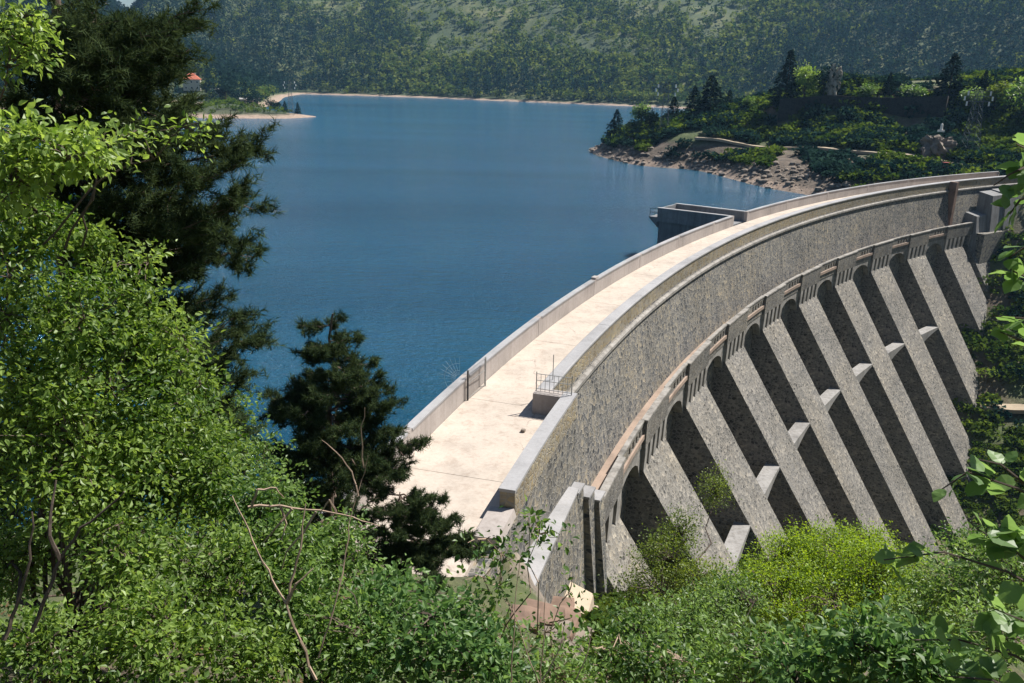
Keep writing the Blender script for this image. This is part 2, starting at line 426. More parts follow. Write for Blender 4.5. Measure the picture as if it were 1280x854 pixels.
_K = _tps(((CTRL[:, None, :2] - CTRL[None, :, :2]) ** 2).sum(-1)) + np.eye(_n) * 2.0
_P = np.c_[np.ones(_n), CTRL[:, :2]]
_A = np.block([[_K, _P], [_P.T, np.zeros((3, 3))]])
_W = np.linalg.solve(_A, np.r_[CTRL[:, 2], 0, 0, 0])
def local_z(x, y):
    s = _W[_n] + _W[_n + 1] * x + _W[_n + 2] * y
    for i in range(_n):
        s = s + _W[i] * _tps((x - CTRL[i, 0]) ** 2 + (y - CTRL[i, 1]) ** 2)
    return s
def sstep(a, b, v):
    t = np.clip((v - a) / (b - a), 0, 1); return t * t * (3 - 2 * t)
def far_z(x, y):
    sd_ = lake_sd(x, y)
    d = np.maximum(sd_, 0); r = np.hypot(x, y); az = np.degrees(np.arctan2(x, y))
    d1 = d + 26 * fbm(x / 60, y / 60, 3, 3)
    rise = .16 * np.minimum(d, 22) + .40 * np.maximum(d1 - 20, 0) * sstep(8, 60, d)
    spur = 42 * fbm(x / 260 + .3 * y / 260, y / 700, 11, 4) * sstep(30, 350, d) + 15 * fbm(x / 70, y / 70, 21, 3) * sstep(15, 120, d)
    z = WATER_Z + rise + spur
    lim_deg = 9.5 - 7.0 * np.exp(-((az + 23.9) / 1.8) ** 2) - 3.2 * sstep(-24, -27, az) + 3.0 * sstep(-15, 15, az)
    lim = 17 + np.tan(np.radians(lim_deg)) * np.minimum(r, 1900)
    z = np.where(z > lim - 40, lim - 40 + 40 * np.tanh((z - lim + 40) / 40), z)
    bed = WATER_Z - .28 * np.minimum(-sd_, 5) - .16 * np.clip(-sd_ - 5, 0, 200)
    return np.where(sd_ > 0, z, bed)
def ground_z(x, y):
    x = np.asarray(x, float); y = np.asarray(y, float)
    fz = far_z(x, y)
    # local zone: an ellipse round the dam and the peninsula
    e = np.hypot((x - 50) / 155, (y - 140) / 215)
    w = 1 - sstep(.80, 1.0, e)
    out = fz.copy()
    k = w > 0
    lz = local_z(x[k], y[k])
    lz = lz + .9 * fbm(x[k] / 9, y[k] / 9, 5, 4) + 3.2 * fbm(x[k] / 22, y[k] / 22, 8, 3) * sstep(165, 185, y[k]) * sstep(-4, 2, lz)
    out[k] = fz[k] * (1 - w[k]) + lz * w[k]
    # never above the dam masonry
    rr = np.hypot(x - CX, y - CY) - R; th = np.degrees(np.arctan2(y - CY, x - CX))
    ondam = (rr > -6.6) & (rr < .6) & (th > 121.2) & (th < 166.2)
    out = np.where(ondam, np.minimum(out, -1.2), out)
    return out
def gz(x, y): return float(ground_z(np.array([x]), np.array([y]))[0])

az = np.concatenate([np.linspace(-180, -44, 50), np.arange(-43.5, 43.51, .27), np.linspace(44, 179, 50)])
rad = np.concatenate([[.6, 1.2], np.geomspace(2, 60, 70), np.arange(61.2, 300, 1.45), np.geomspace(302, 1700, 120), np.geomspace(1740, 2600, 16)])
A_, R_ = np.meshgrid(np.radians(az), rad)
X_, Y_ = R_ * np.sin(A_), R_ * np.cos(A_)
Z_ = ground_z(X_.ravel(), Y_.ravel()).reshape(X_.shape)
nr, na = X_.shape
idx = np.arange(nr * na).reshape(nr, na)
a = idx[:-1, :]; b2 = np.roll(idx, -1, 1)[:-1, :]; c2 = np.roll(idx, -1, 1)[1:, :]; d2 = idx[1:, :]
ground = quads('ground', np.c_[X_.ravel(), Y_.ravel(), Z_.ravel()], np.stack([a, d2, c2, b2], -1).reshape(-1, 4), M['ground'], smooth=True)
tag(ground, 'forested hills, rocky shores and steep banks around the reservoir', 'terrain', kind='structure')

# lake surface: everything upstream of the dam arc
ths = np.radians(np.linspace(88, 205, 120)); rs = np.concatenate([[R + .2], np.geomspace(R + 3, R + 1500, 60)])
TT, RR = np.meshgrid(ths, rs)
wv = np.c_[(CX + RR * np.cos(TT)).ravel(), (CY + RR * np.sin(TT)).ravel(), np.full(TT.size, WATER_Z)]
idx = np.arange(TT.size).reshape(TT.shape)
lake = quads('lake', wv, np.stack([idx[:-1, :-1], idx[1:, :-1], idx[1:, 1:], idx[:-1, 1:]], -1).reshape(-1, 4)[:, ::-1], M['water'])
tag(lake, 'wide blue reservoir water with fine ripples', 'lake', kind='structure')

# ------------------------------------------------------------------ the dam
DAMLOC = tuple(pol(-3, 144, 0))
dam = empty('dam', DAMLOC, 'long curved stone dam with pale concrete crest and sloping masonry buttresses', 'dam')
def sweep(mb, prof, t0, t1, n=None, close=True):
    """profile [(dr, z)...] swept along the arc between angles t0 > t1 (degrees)"""
    n = n or max(1, int(abs(t0 - t1) / .5))
    prof = list(prof); m = len(prof)
    L = np.concatenate([[0], np.cumsum([math.hypot(prof[(i + 1) % m][0] - prof[i][0], prof[(i + 1) % m][1] - prof[i][1]) for i in range(m)])])
    v = []; uv = []; f = []
    for k in range(n + 1):
        t = t0 + (t1 - t0) * k / n
        for i in range(m + 1):
            dr, z = prof[i % m]
            v.append(pol(dr, t, z)); uv.append((math.radians(-t) * (R - 6), L[i]))
    w = m + 1
    for k in range(n):
        for i in range(m):
            f.append((k * w + i, k * w + i + 1, (k + 1) * w + i + 1, (k + 1) * w + i))
    # caps
    b = len(v)
    for k in (0, n):
        t = t0 + (t1 - t0) * k / n
        for dr, z in prof:
            v.append(pol(dr, t, z)); uv.append((dr, z))
    f.append(tuple(range(b, b + m))[::-1]); f.append(tuple(range(b + m, b + 2 * m)))
    mb.add(v, f, uv)
    return mb
def arcbox(mb, r0, r1, t0, t1, z0, z1, n=None):
    return sweep(mb, [(r0, z0), (r0, z1), (r1, z1), (r1, z0)], t0, t1, n)
def part(name, mat, parent=dam): return lambda mb: mb.build(name, mat, parent)
def deg(x): return math.degrees(x)
POST = [deg(T0 - i * DT) for i in range(-1, 11)]      # POST[1] is the first buttress that shows whole
BAY = deg(DT)
T_GATE, T_NEAR, T_FAR = 161.88, 164.9, 121.0
HU, HD = 1.28, 1.145

# body
core = MB(); sweep(core, [(.34, -.22), (.34, -52), (-6.25, -52), (-6.25, -7.4), (-5.95, -7.2), (-4.72, -.62), (-4.62, -.22)], T_GATE, 120.4)
core.build('dam_wall', M['wall'], dam)
coren = MB(); sweep(coren, [(.34, -.22), (.34, -40), (-6.45, -40), (-6.35, -7.3), (-6.12, -.22)], 166.6, T_GATE + .002)
nearwall = coren.build('dam_wall', M['wall'], dam)
nearwall['label'] = 'thicker near end of the dam wall below the straight parapet'
# deck slabs
edges = [166.6, 164.2, T_GATE] + [T_GATE - (T_GATE - 120.4) * k / 14 for k in range(1, 15)]
for a0, a1 in zip(edges[:-1], edges[1:]):
    g = .004
    inner = -5.46 if a1 >= T_GATE - .001 else -3.92
    m = MB(); arcbox(m, .02, inner, a0 - g, a1 + g, -.218, 0.0)
    m.build('deck_slab', M['deck'], dam)
# upstream parapet in lengths with pilasters, interrupted at the intake tower
def up_seg(a0, a1, z1=HU):
    m = MB(); arcbox(m, .045, .36, a0, a1, -.2, z1 - .12)
    p = m.build('upstream_parapet', M['parapet'], dam)
    m = MB(); arcbox(m, -.01, .42, a0, a1, z1 - .118, z1)
    m.build('coping', M['coping'], p)
def up_pier(a, z1=HU - .01, w=.066):
    m = MB(); arcbox(m, .03, .43, a + w, a - w, -.19, z1)
    m.build('parapet_pier', M['parapet'], dam)
ups = [166.6, 163.9, 161.9, 158.6, 155.4, 152.3, 149.4, 146.6, 144.98]
for a0, a1 in zip(ups[:-1], ups[1:]):
    up_seg(a0 - .07, a1 + .07)
for a in ups[1:-1]: up_pier(a)
up_pier(155.3, HU + .16, .10)
ups = [143.7, 140.2, 136.5, 132.8, 129.1, 125.4, 121.0]
for a0, a1 in zip(ups[:-1], ups[1:]):
    up_seg(a0 - .07, a1 + .07)
for a in ups[1:]: up_pier(a)
up_pier(144.98); up_pier(143.7)
# downstream parapet beyond the gate: stone band, coping, string course
n = 12
for k in range(n):
    a0 = T_GATE - (T_GATE - 120.4) * k / n; a1 = T_GATE - (T_GATE - 120.4) * (k + 1) / n
    m = MB(); arcbox(m, -3.95, -4.60, a0, a1 + .002, -.21, HD - .17)
    p = m.build('downstream_parapet', M['parapet_stone'], dam)
    m = MB(); sweep(m, [(-3.9, HD - .168), (-3.9, HD - .04), (-3.95, HD), (-4.62, HD), (-4.68, HD - .05), (-4.68, HD - .168)], a0 - .006, a1 + .006)
    m.build('coping', M['coping'], p)
    m = MB(); sweep(m, [(-4.605, -.66), (-4.605, -.34), (-4.78, -.30), (-4.96, -.40), (-4.96, -.62), (-4.80, -.66)], a0 - .004, a1 + .004)
    m.build('string_course', M['ledge'], dam)
# gate block closing the narrow crest
m = MB(); arcbox(m, -3.93, -5.45, T_GATE + .22, T_GATE - .02, .002, HD - .002)
m.build('gate_block', M['parapet'], dam)
# near parapet, set outwards
m = MB(); sweep(m, [(-5.47, .0), (-5.47, HD - .14), (-6.10, HD - .14), (-6.13, -.215), (-5.5, -.215)], T_NEAR, T_GATE + .004)
p = m.build('downstream_parapet', M['parapet_stone'], dam)
p['label'] = 'near straight length of parapet set outwards beside the gate'
m = MB(); arcbox(m, -5.43, -6.12, T_NEAR + .004, T_GATE - .01, HD - .138, HD)
m.build('coping', M['coping'], p)
m = MB(); sweep(m, [(-5.0, .003), (-5.1, .30), (-6.1, .34), (-6.2, .003)], T_NEAR + .65, T_NEAR + .012, 4)
m.build('kerb_slab', M['parapet'], dam)

# lower walkway
m = MB(); arcbox(m, -5.9, -7.3, 161.45, 126.33, -7.35, -7.0)
m.build('walkway', M['walk'], dam)
ZW = -5.883
def proj_panel(a0, a1):
    m = MB(); arcbox(m, -7.02, -7.40, a0, a1, -8.1, ZW - .16, 2)
    p = m.build('walkway_parapet', M['panel'], dam)
    m = MB(); arcbox(m, -6.98, -7.46, a0 + .03, a1 - .03, ZW - .158, ZW, 2)
    m.build('coping', M['ledge'], p)
def slit_panel(a0, a1):
    m = MB()
    arcbox(m, -6.92, -7.16, a0, a1, -8.0, -6.95, 2)
    arcbox(m, -6.92, -7.16, a0, a1, -6.35, ZW - .16, 2)
    ns = 5; w = (a0 - a1) / 11.5
    lead = (a0 - a1) * .36
    arcbox(m, -6.925, -7.155, a0, a0 - lead, -6.952, -6.348, 1)
    rest = (a0 - a1) - lead; st = rest / 4.3
    for k in range(4):
        s0 = a0 - lead - st * (k + .48)
        arcbox(m, -6.925, -7.155, s0, s0 - st * .55, -6.952, -6.348, 1)
    p = m.build('slotted_parapet', M['panel'], dam)
    m = MB(); arcbox(m, -6.9, -7.22, a0 - .03, a1 + .03, ZW - .158, ZW - .01, 2)
    m.build('coping', M['ledge'], p)
ZB, KB, RB = -10.1, 1.5, -7.42
for i, pa in enumerate(POST):
    if pa < 124: break
    w = BAY * .49
    if i == 0: a0, a1 = 161.3, pa - w
    else: a0, a1 = pa, pa - w
    if i == 10: a0, a1 = 126.45, 125.1
    else: proj_panel(a0 + .04, max(a1, 126.4) - .04 if i < 9 else 126.33)
    # buttress
    smax = 27.0
    m = MB(); sweep(m, [(-6.2, -7.36), (-6.2, -54), (RB - smax, -54), (RB - smax, ZB - KB * smax), (RB, ZB), (-7.02, ZB + .35), (-7.02, -8.12), (-7.02, -7.36)], a0, a1, 3)
    bt = m.build('buttress', M['buttress'], dam)
    nfin = 5 if a0 - a1 > 1.5 else 3
    fw = (a0 - a1) / (nfin * 2 - 1)
    for k in range(nfin):
        s0 = a0 - 2 * k * fw
        m = MB(); sweep(m, [(-7.025, -8.102), (-7.40, -8.102), (-7.40, -8.5), (-7.36, ZB + .2), (RB + .02, ZB + .05), (-7.025, ZB + .35)], s0, s0 - fw, 1)
        m.build('corbel', M['ledge'], bt)
    # recessed bay to the next buttress
    nx = POST[i + 1] if i + 1 < len(POST) else 0
    if nx > 126.9:
        slit_panel(a1 - .05, nx + .05)
        m = MB(); nn = 8; v = []; f = []
        for k in range(nn + 1):
            t = a1 + (nx - a1) * k / nn; s = math.sin(math.pi * k / nn)
            zb = -10.6 + 2.1 * math.sqrt(max(0, 1 - (2 * k / nn - 1) ** 2))
            for dr, z in ((-6.3, -7.36), (-7.1, -7.36), (-7.1, zb), (-6.3, zb)): v.append(pol(dr, t, z))
        for k in range(nn):
            for q in range(4): f.append((k * 4 + q, k * 4 + (q + 1) % 4, (k + 1) * 4 + (q + 1) % 4, (k + 1) * 4 + q))
        m.add(v, f); m.build('bay_arch', M['ledge'], dam)
# struts between the buttresses
for i in range(1, 8):
    a0 = POST[i] - BAY * .49; a1 = POST[i + 1]
    s = 6.45; v = []; f = []; nn = 10
    for k in range(nn + 1):
        u = k / nn; t = a0 + (a1 - a0) * u
        dep = .40 + 1.7 * (1 - u) ** 1.4
        zt = -19.7
        for dr, z in ((RB - s + 1.4, zt), (RB - s, zt), (RB - s, zt - dep), (RB - s + 1.4, zt - dep)): v.append(pol(dr, t, z))
    for k in range(nn):
        for q in range(4): f.append((k * 4 + q, k * 4 + (q + 1) % 4, (k + 1) * 4 + (q + 1) % 4, (k + 1) * 4 + q))
    m = MB(); m.add(v, f); m.build('strut', M['strut'], dam)
# near wing wall with stepped top
def hexa(mb, quad_top, quad_bot, uvs=None):
    v = list(quad_top) + list(quad_bot)
    mb.add(v, [(0, 1, 2, 3), (7, 6, 5, 4), (0, 4, 5, 1), (1, 5, 6, 2), (2, 6, 7, 3), (3, 7, 4, 0)])
    return mb
m = MB(); hexa(m, [pol(-6.0, 162.3, -3.75), pol(-6.72, 162.3, -3.75), pol(-7.15, 165.2, -2.7), pol(-6.0, 165.2, -2.7)],
               [pol(-6.0, 162.3, -14), pol(-7.95, 162.3, -14), pol(-8.0, 165.2, -14), pol(-6.0, 165.2, -14)])
ww_ = m.build('wing_wall', M['wall'], dam)
m = MB(); hexa(m, [pol(-5.95, 162.25, -3.6), pol(-6.78, 162.25, -3.6), pol(-7.22, 165.25, -2.55), pol(-5.95, 165.25, -2.55)],
               [pol(-5.95, 162.25, -3.745), pol(-6.78, 162.25, -3.745), pol(-7.22, 165.25, -2.695), pol(-5.95, 165.25, -2.695)])
m.build('coping', M['coping'], ww_)
st = [(-6.0, -6.72, 162.24, 161.95, -4.0), (-6.0, -7.08, 161.94, 161.62, -4.75), (-6.0, -7.42, 161.61, 161.32, -5.5)]
for r0, r1, a0, a1, zt in st:
    m = MB(); hexa(m, [pol(r0, a0, zt), pol(r1, a0, zt), pol(r1 - .05, a1, zt), pol(r0, a1, zt)],
                   [pol(r0, a0, -14), pol(r1 - 1.0, a0, -14), pol(r1 - .8, a1, -14), pol(r0, a1, -14)])
    b_ = m.build('stepped_block', M['wall'], dam)
    m = MB(); hexa(m, [pol(r0, a0 + .02, zt + .13), pol(r1 - .07, a0 + .02, zt + .13), pol(r1 - .12, a1 - .01, zt + .13), pol(r0, a1 - .01, zt + .13)],
                   [pol(r0, a0 + .02, zt + .002), pol(r1 - .07, a0 + .02, zt + .002), pol(r1 - .12, a1 - .01, zt + .002), pol(r0, a1 - .01, zt + .002)])
    m.build('coping', M['coping'], b_)
m = MB(); hexa(m, [pol(-7.0, 163.05, -7.2), pol(-8.35, 162.95, -8.0), pol(-8.5, 163.75, -8.0), pol(-7.05, 163.95, -7.0)],
               [pol(-7.0, 163.05, -10), pol(-8.6, 162.95, -10), pol(-8.8, 163.75, -10), pol(-7.05, 163.95, -10)])
m.build('footing', M['cream'], dam)
# far end: pilaster and stepped end blocks
m = MB(); arcbox(m, -4.7, -5.95, 127.85, 127.62, -7.0, HD + .03); m.build('pilaster', M['brownstone'], dam)
for k, (a0, a1, r1, zt) in enumerate([(126.25, 125.3, -7.6, -4.4), (125.28, 124.2, -8.0, -1.0), (124.18, 122.9, -8.3, -.8)]):
    m = MB(); hexa(m, [pol(-5.5, a0, zt), pol(r1, a0, zt - .5), pol(r1, a1, zt - .5), pol(-5.5, a1, zt)],
                   [pol(-5.5, a0, -14), pol(r1 - 1.2, a0, -14), pol(r1 - 1.2, a1, -14), pol(-5.5, a1, -14)])
    m.build('stepped_block', M['tower'], dam)
m = MB(); arcbox(m, -7.3, -9.4, 126.2, 122.9, -14.2, -7.8); m.build('end_ledge', M['wall'], dam)

# ------------------------------------------------------------------ intake tower on the lake side
tw = empty('intake_tower', tuple(pol(5, 144.3, WATER_Z)), 'dark concrete intake tower jutting from the dam into the lake', 'tower')
m = MB(); arcbox(m, .4, 9.9, 144.95, 143.75, -30, -.5, 2); m.build('body', M['tower'], tw)
m = MB(); arcbox(m, .38, 10.1, 145.05, 143.65, -.498, 0.02, 2); m.build('platform', M['tower'], tw)
m = MB(); arcbox(m, .42, 10.0, 145.03, 144.93, .022, 1.15, 2); p = m.build('side_wall', M['tower'], tw)
m = MB(); arcbox(m, .40, 10.05, 145.05, 144.91, 1.152, 1.28, 2); m.build('coping', M['coping'], p)
m = MB(); arcbox(m, .42, 10.0, 143.77, 143.67, .022, 1.15, 2); p = m.build('side_wall', M['tower'], tw)
m = MB(); arcbox(m, .40, 10.05, 143.79, 143.65, 1.152, 1.28, 2); m.build('coping', M['coping'], p)
m = MB(); arcbox(m, 9.72, 10.02, 144.92, 143.80, .022, 1.18, 2); m.build('end_wall', M['tower'], tw)
m = MB(); sweep(m, [(10.1, -.05), (11.4, -.05), (11.4, -.25), (10.1, -1.4)], 144.9, 144.2, 1); m.build('bracket_platform', M['tower'], tw)
m = MB()
for a_ in (144.9, 144.55, 144.2):
    m.bar(pol(11.3, a_, -.05), pol(11.3, a_, 1.0), .03)
for zz in (.5, 1.0): m.bar(pol(11.3, 144.9, zz), pol(11.3, 144.2, zz), .025); m.bar(pol(10.1, 144.9, zz), pol(11.3, 144.9, zz), .025)
m.build('railing', M['iron'], tw)

# ------------------------------------------------------------------ gates and guards on the crest
def railing(name, a, b, h, nb, label, cat, mat=M['galv'], rails=(.12, .62, 1.0), r=.018, z0=0.0):
    a = np.array(a, float); b = np.array(b, float)
    root = empty(name, tuple(a), label, cat)
    for rr in rails:
        m = MB(); m.bar(a + (0, 0, h * rr), b + (0, 0, h * rr), r * 1.2); m.build('rail', mat, root)
    for k in range(nb + 1):
        q = a + (b - a) * k / nb
        m = MB(); m.bar(q + (0, 0, .0), q + (0, 0, h * (1.0 if 0 < k < nb else 1.12)), r if 0 < k < nb else r * 2.0); m.build('bar' if 0 < k < nb else 'post', mat, root)
    return root
railing('railing', pol(-3.98, T_GATE + .1, HD), pol(-5.9, T_GATE + .1, HD), .95, 8, 'low steel railing on the concrete block at the narrowing of the crest', 'railing')
m = MB(); m.bar(pol(-4.35, T_GATE - .4, 0), pol(-4.35, T_GATE - .4, 0) + (0, 0, 2.6), .03)
tag(m.build('pole', M['galv']), 'thin steel pole standing behind the low railing on the crest', 'pole')
gate = empty('gate', tuple(pol(-.12, 161.95, 0)), 'open mesh gate leaf folded back against the lakeside parapet', 'gate')
gp0, gp1 = pol(-.10, 161.98, 0), pol(-.22, 161.35, 0)
for q, nm in ((gp0, 'post'), (gp1, 'post')):
    m = MB(); m.bar(q, q + (0, 0, 1.75), .05, 6); m.build(nm, M['iron'] if q is gp0 else M['galv'], gate)
for zz in (.12, 1.0, 1.7):
    m = MB(); m.bar(gp0 + (0, 0, zz), gp1 + (0, 0, zz), .02); m.build('rail', M['galv'], gate)
for k in range(1, 16):
    q = gp0 + (gp1 - gp0) * k / 16
    m = MB(); m.bar(q + (0, 0, .12), q + (0, 0, 1.7), .008); m.build('bar', M['galv'], gate)
fan = empty('spiked_guard', tuple(pol(.3, 161.95, HU)), 'fan of steel spikes fixed to the outer edge of the lakeside parapet', 'guard')
fc = pol(.42, 161.95, HU - .15)
outv = (pol(1.42, 161.95) - pol(.42, 161.95))
for k in range(13):
    a_ = math.radians(-75 + 165 * k / 12)
    d_ = outv * math.cos(a_) + np.array([0, 0, 1]) * math.sin(a_)
    m = MB(); m.bar(fc + d_ * .25, fc + d_ * 1.25, .009, 4, .005); m.build('spike', M['galv'], fan)
for rr in (.5, .9):
    m = MB()
    for k in range(12):
        q = [fc + rr * (outv * math.cos(math.radians(-75 + 165 * j / 12)) + np.array([0, 0, 1]) * math.sin(math.radians(-75 + 165 * j / 12))) for j in (k, k + 1)]
        m.bar(q[0], q[1], .012)
    m.build('hoop', M['galv'], fan)
# small things on the deck
ic = bmesh.new(); bmesh.ops.create_icosphere(ic, subdivisions=2, radius=1)
ICO_V = np.array([v.co[:] for v in ic.verts]); ICO_F = np.array([[v.index for v in f.verts] for f in ic.faces]); ic.free()
ic = bmesh.new(); bmesh.ops.create_icosphere(ic, subdivisions=1, radius=1)
ICO1_V = np.array([v.co[:] for v in ic.verts]); ICO1_F = np.array([[v.index for v in f.verts] for f in ic.faces]); ic.free()
def rock_obj(name, c, half, mat, seed, label=None, cat=None, parent=None, squar=.45):
    r_ = np.random.default_rng(seed)
    v = ICO_V.copy()
    v = np.sign(v) * np.abs(v) ** squar                     # towards a block
    v *= 1 + .16 * (r_.random((len(v), 1)) - .5)
    ang = r_.random() * 6.28; ca, sa = math.cos(ang), math.sin(ang)
    v = v * np.array(half)
    v = np.c_[v[:, 0] * ca - v[:, 1] * sa, v[:, 0] * sa + v[:, 1] * ca, v[:, 2]] + np.array(c)
    o = quads(name, v, ICO_F, mat, parent)
    if label: tag(o, label, cat)
    return o
q = on_z(654, 540, 0); rock_obj('stone', q + (0, 0, .07), (.13, .11, .08), M['rock'], 3, 'small dark stone lying alone on the pale crest', 'stone')

# ------------------------------------------------------------------ plant builders
def unit(v): return v / (np.linalg.norm(v, axis=-1, keepdims=True) + 1e-9)
LEAF_V = np.array([(0, 0, 0), (-.25, .26, .09), (-.27, .55, .12), (0, 1.05, -.10), (.27, .55, .12), (.25, .26, .09), (0, .45, -.01)])
LEAF_F = [(0, 6, 2, 1), (6, 3, 2, 2)]
LEAF_Q = np.array([(0, 6, 2, 1), (0, 5, 4, 6)]); LEAF_T = np.array([(6, 3, 2), (6, 4, 3)])
OVAL_V = np.array([(0, 0, 0), (-.20, .3, .04), (-.2, .65, .05), (0, 1, -.05), (.2, .65, .05), (.20, .3, .04)])
OVAL_Q = np.array([(0, 3, 2, 1), (0, 5, 4, 3)]); OVAL_T = np.zeros((0, 3), int)
RHOMB_V = np.array([(0, 0, 0), (-.32, .5, .05), (0, 1, 0), (.32, .5, .05)]); RHOMB_Q = np.array([(0, 3, 2, 1)]); RHOMB_T = np.zeros((0, 3), int)
NEED_V = np.array([(-.5, 0, 0), (.5, 0, 0), (0, 1, 0)]); NEED_Q = np.zeros((0, 4), int); NEED_T = np.array([(0, 1, 2)])
TRI_V = np.array([(-.42, .12, .02), (.42, .12, .02), (0, 1.05, 0)]); TRI_T = np.array([(0, 1, 2)])
LEAF4_V = np.array([(0, 0, 0), (-.27, .28, .10), (-.25, .6, .12), (0, 1.05, -.10), (.25, .6, .12), (.27, .28, .10)])
TEMPL = {'tri': (TRI_V, np.zeros((0, 4), int), TRI_T), 'small_leaf': (LEAF4_V, OVAL_Q, OVAL_T), 'leaf': (LEAF_V, LEAF_Q, LEAF_T), 'oval': (OVAL_V, OVAL_Q, OVAL_T), 'rhomb': (RHOMB_V, RHOMB_Q, RHOMB_T)}
def scatter_arrays(templ, P, Y, N, S, W=None):
    tv, tq, tt = templ
    P = np.asarray(P, float); Y = unit(np.asarray(Y, float)); X = unit(np.cross(Y, N)); Nn = np.cross(X, Y)
    S = np.asarray(S, float)[:, None, None]; Wd = S if W is None else np.asarray(W, float)[:, None, None]
    v = P[:, None, :] + Wd * tv[None, :, :1] * X[:, None, :] + S * tv[None, :, 1:2] * Y[:, None, :] + S * tv[None, :, 2:] * Nn[:, None, :]
    k = len(tv); off = (np.arange(len(P)) * k)[:, None, None]
    q = (tq[None] + off).reshape(-1, 4); t = (tt[None] + off).reshape(-1, 3)
    return v.reshape(-1, 3), q, t
class Cloud:
    """collects scattered faces for one foliage mesh"""
    def __init__(s): s.v = []; s.q = []; s.t = []; s.tint = []; s.n = 0
    def add(s, templ, P, Y, N, S, tint, W=None):
        v, q, t = scatter_arrays(templ, P, Y, N, S, W)
        s.v.append(v); s.q.append(q + s.n); s.t.append(t + s.n); s.tint.append(np.repeat(np.clip(tint, 0, 1), len(templ[0]))); s.n += len(v)
    def build(s, name, mat, parent=None):
        v = np.concatenate(s.v); q = np.concatenate(s.q); t = np.concatenate(s.t)
        o = poly_mesh(name, v, np.r_[q.ravel(), t.ravel()], np.r_[np.full(len(q), 4), np.full(len(t), 3)], mat, parent, tint=np.concatenate(s.tint))
        return o
def rdir(n, r_=None): return unit((r_ or rng).normal(size=(n, 3)))
def curve_pts(a, b, n, wob, up=0., r_=None):
    r_ = r_ or rng
    a = np.asarray(a, float); b = np.asarray(b, float); L = np.linalg.norm(b - a)
    t = np.linspace(0, 1, n + 1)[:, None]
    p = a + (b - a) * t
    j = r_.normal(size=(n + 1, 3)) * wob * L; j[0] = 0; j[-1] = 0
    p = p + j; p[:, 2] += up * L * (t[:, 0] * (1 - t[:, 0])) * 4
    return p
def tube(mb, pts, r0, r1, n=5):
    k = len(pts) - 1
    for i in range(k):
        mb.bar(pts[i], pts[i + 1], r0 + (r1 - r0) * i / k, n, r0 + (r1 - r0) * (i + 1) / k)
def shrub(name, label, lobes, base, mat, nclus=120, nleaf=16, leaf=.09, templ='leaf', spread=.22, cat='shrub', bark='bark', stems=3, group=None, upbias=.5, twig_r=.006, stem_r=.03, tw=.35, seed=0, spray=0.):
    r_ = np.random.default_rng(seed + 101)
    cs, rad = [], []
    for l in lobes:
        px, py, D, rx, ry = l[:5]; rd = l[5] if len(l) > 5 else (rx + ry) / 2
        cs.append(at(px, py, D)); k = D / F_PX * 1.05; rad.append((rx * k, rd * k, ry * k))
    cs = np.array(cs); rad = np.array(rad)
    base = np.array(base, float)
    if len(base) == 2: base = np.array([base[0], base[1], gz(*base)])
    root = empty(name, tuple(base), label, cat, group)
    wt = np.prod(rad, 1) ** .6; wt /= wt.sum()
    li = r_.choice(len(cs), nclus, p=wt)
    d = rdir(nclus, r_); rr = r_.random(nclus) ** .42
    P = cs[li] + d * rad[li] * rr[:, None]
    gl = ground_z(P[:, 0], P[:, 1]); ok = P[:, 2] > gl + .05; P = P[ok]; li = li[ok]; d = d[ok]
    # stems
    mb = MB(); nodes = []
    for i, c in enumerate(cs):
        for s_ in range(max(1, stems if len(cs) < 3 else 1)):
            b0 = base + np.array([r_.normal() * .15, r_.normal() * .15, -.1])
            e = c + r_.normal(size=3) * rad[i] * .35
            pts = curve_pts(b0, e, 7, .03, .06, r_)
            tube(mb, pts, stem_r, stem_r * .3); nodes.append(pts[2:])
    nodes = np.concatenate(nodes)
    for p in P:
        dd = np.linalg.norm(nodes - p, axis=1) + .5 * np.maximum(0, nodes[:, 2] - p[2] + .1)
        j = np.argmin(dd + r_.random(len(nodes)) * .15)
        if dd[j] > .08:
            pts = curve_pts(nodes[j], p, 3, .06, .04, r_); tube(mb, pts, twig_r * 1.7, twig_r * .6, 3)
    mb.build('stem', M[bark], root)
    K = len(P)
    off = r_.normal(size=(K, nleaf, 3)) * spread * np.array([1, 1, .75])
    if spray:
        off += (r_.random((K, nleaf, 1)) - .3) * spray * unit(d + np.array([0, 0, .6]))[:, None, :]
    PP = (P[:, None, :] + off).reshape(-1, 3)
    n = len(PP)
    Y = unit(unit(off.reshape(-1, 3)) + .9 * rdir(n, r_) + np.array([0, 0, -.15]))
    N = unit(rdir(n, r_) + np.array([sd.x * .5, sd.y * .5, .6 + upbias]))
    S = leaf * (.45 + .9 * r_.random(n))
    patch = 1.5 * fbm(P[:, 0] / .8 + P[:, 2] / .7, P[:, 1] / .8 - P[:, 2] / .9, seed + 5, 2)
    tint = np.repeat(.5 + tw * r_.normal(size=K) * .55 + patch, nleaf) + r_.normal(size=n) * .2
    cl = Cloud(); cl.add(TEMPL[templ], PP, Y, N, S, tint)
    tag(cl.build('foliage', M[mat], root), kind='stuff')
    return root
def needle_tufts(cl, C, D, r_, n=34, L=.13, w=.011):
    """tufts at C opening along D"""
    K = len(C)
    Y = unit(D[:, None, :] * .8 + 1.0 * unit(r_.normal(size=(K, n, 3)))).reshape(-1, 3)
    P = (C[:, None, :] + D[:, None, :] * (r_.random((K, n, 1)) - .75) * L * 1.5).reshape(-1, 3)
    N = unit(r_.normal(size=P.shape)); S = L * (.7 + .5 * r_.random(len(P)))
    tint = np.repeat(.45 + .22 * r_.normal(size=K), n) + .15 * r_.normal(size=len(P))
    cl.add((NEED_V, NEED_Q, NEED_T), P, Y, N, S, tint, W=np.full(len(P), w))
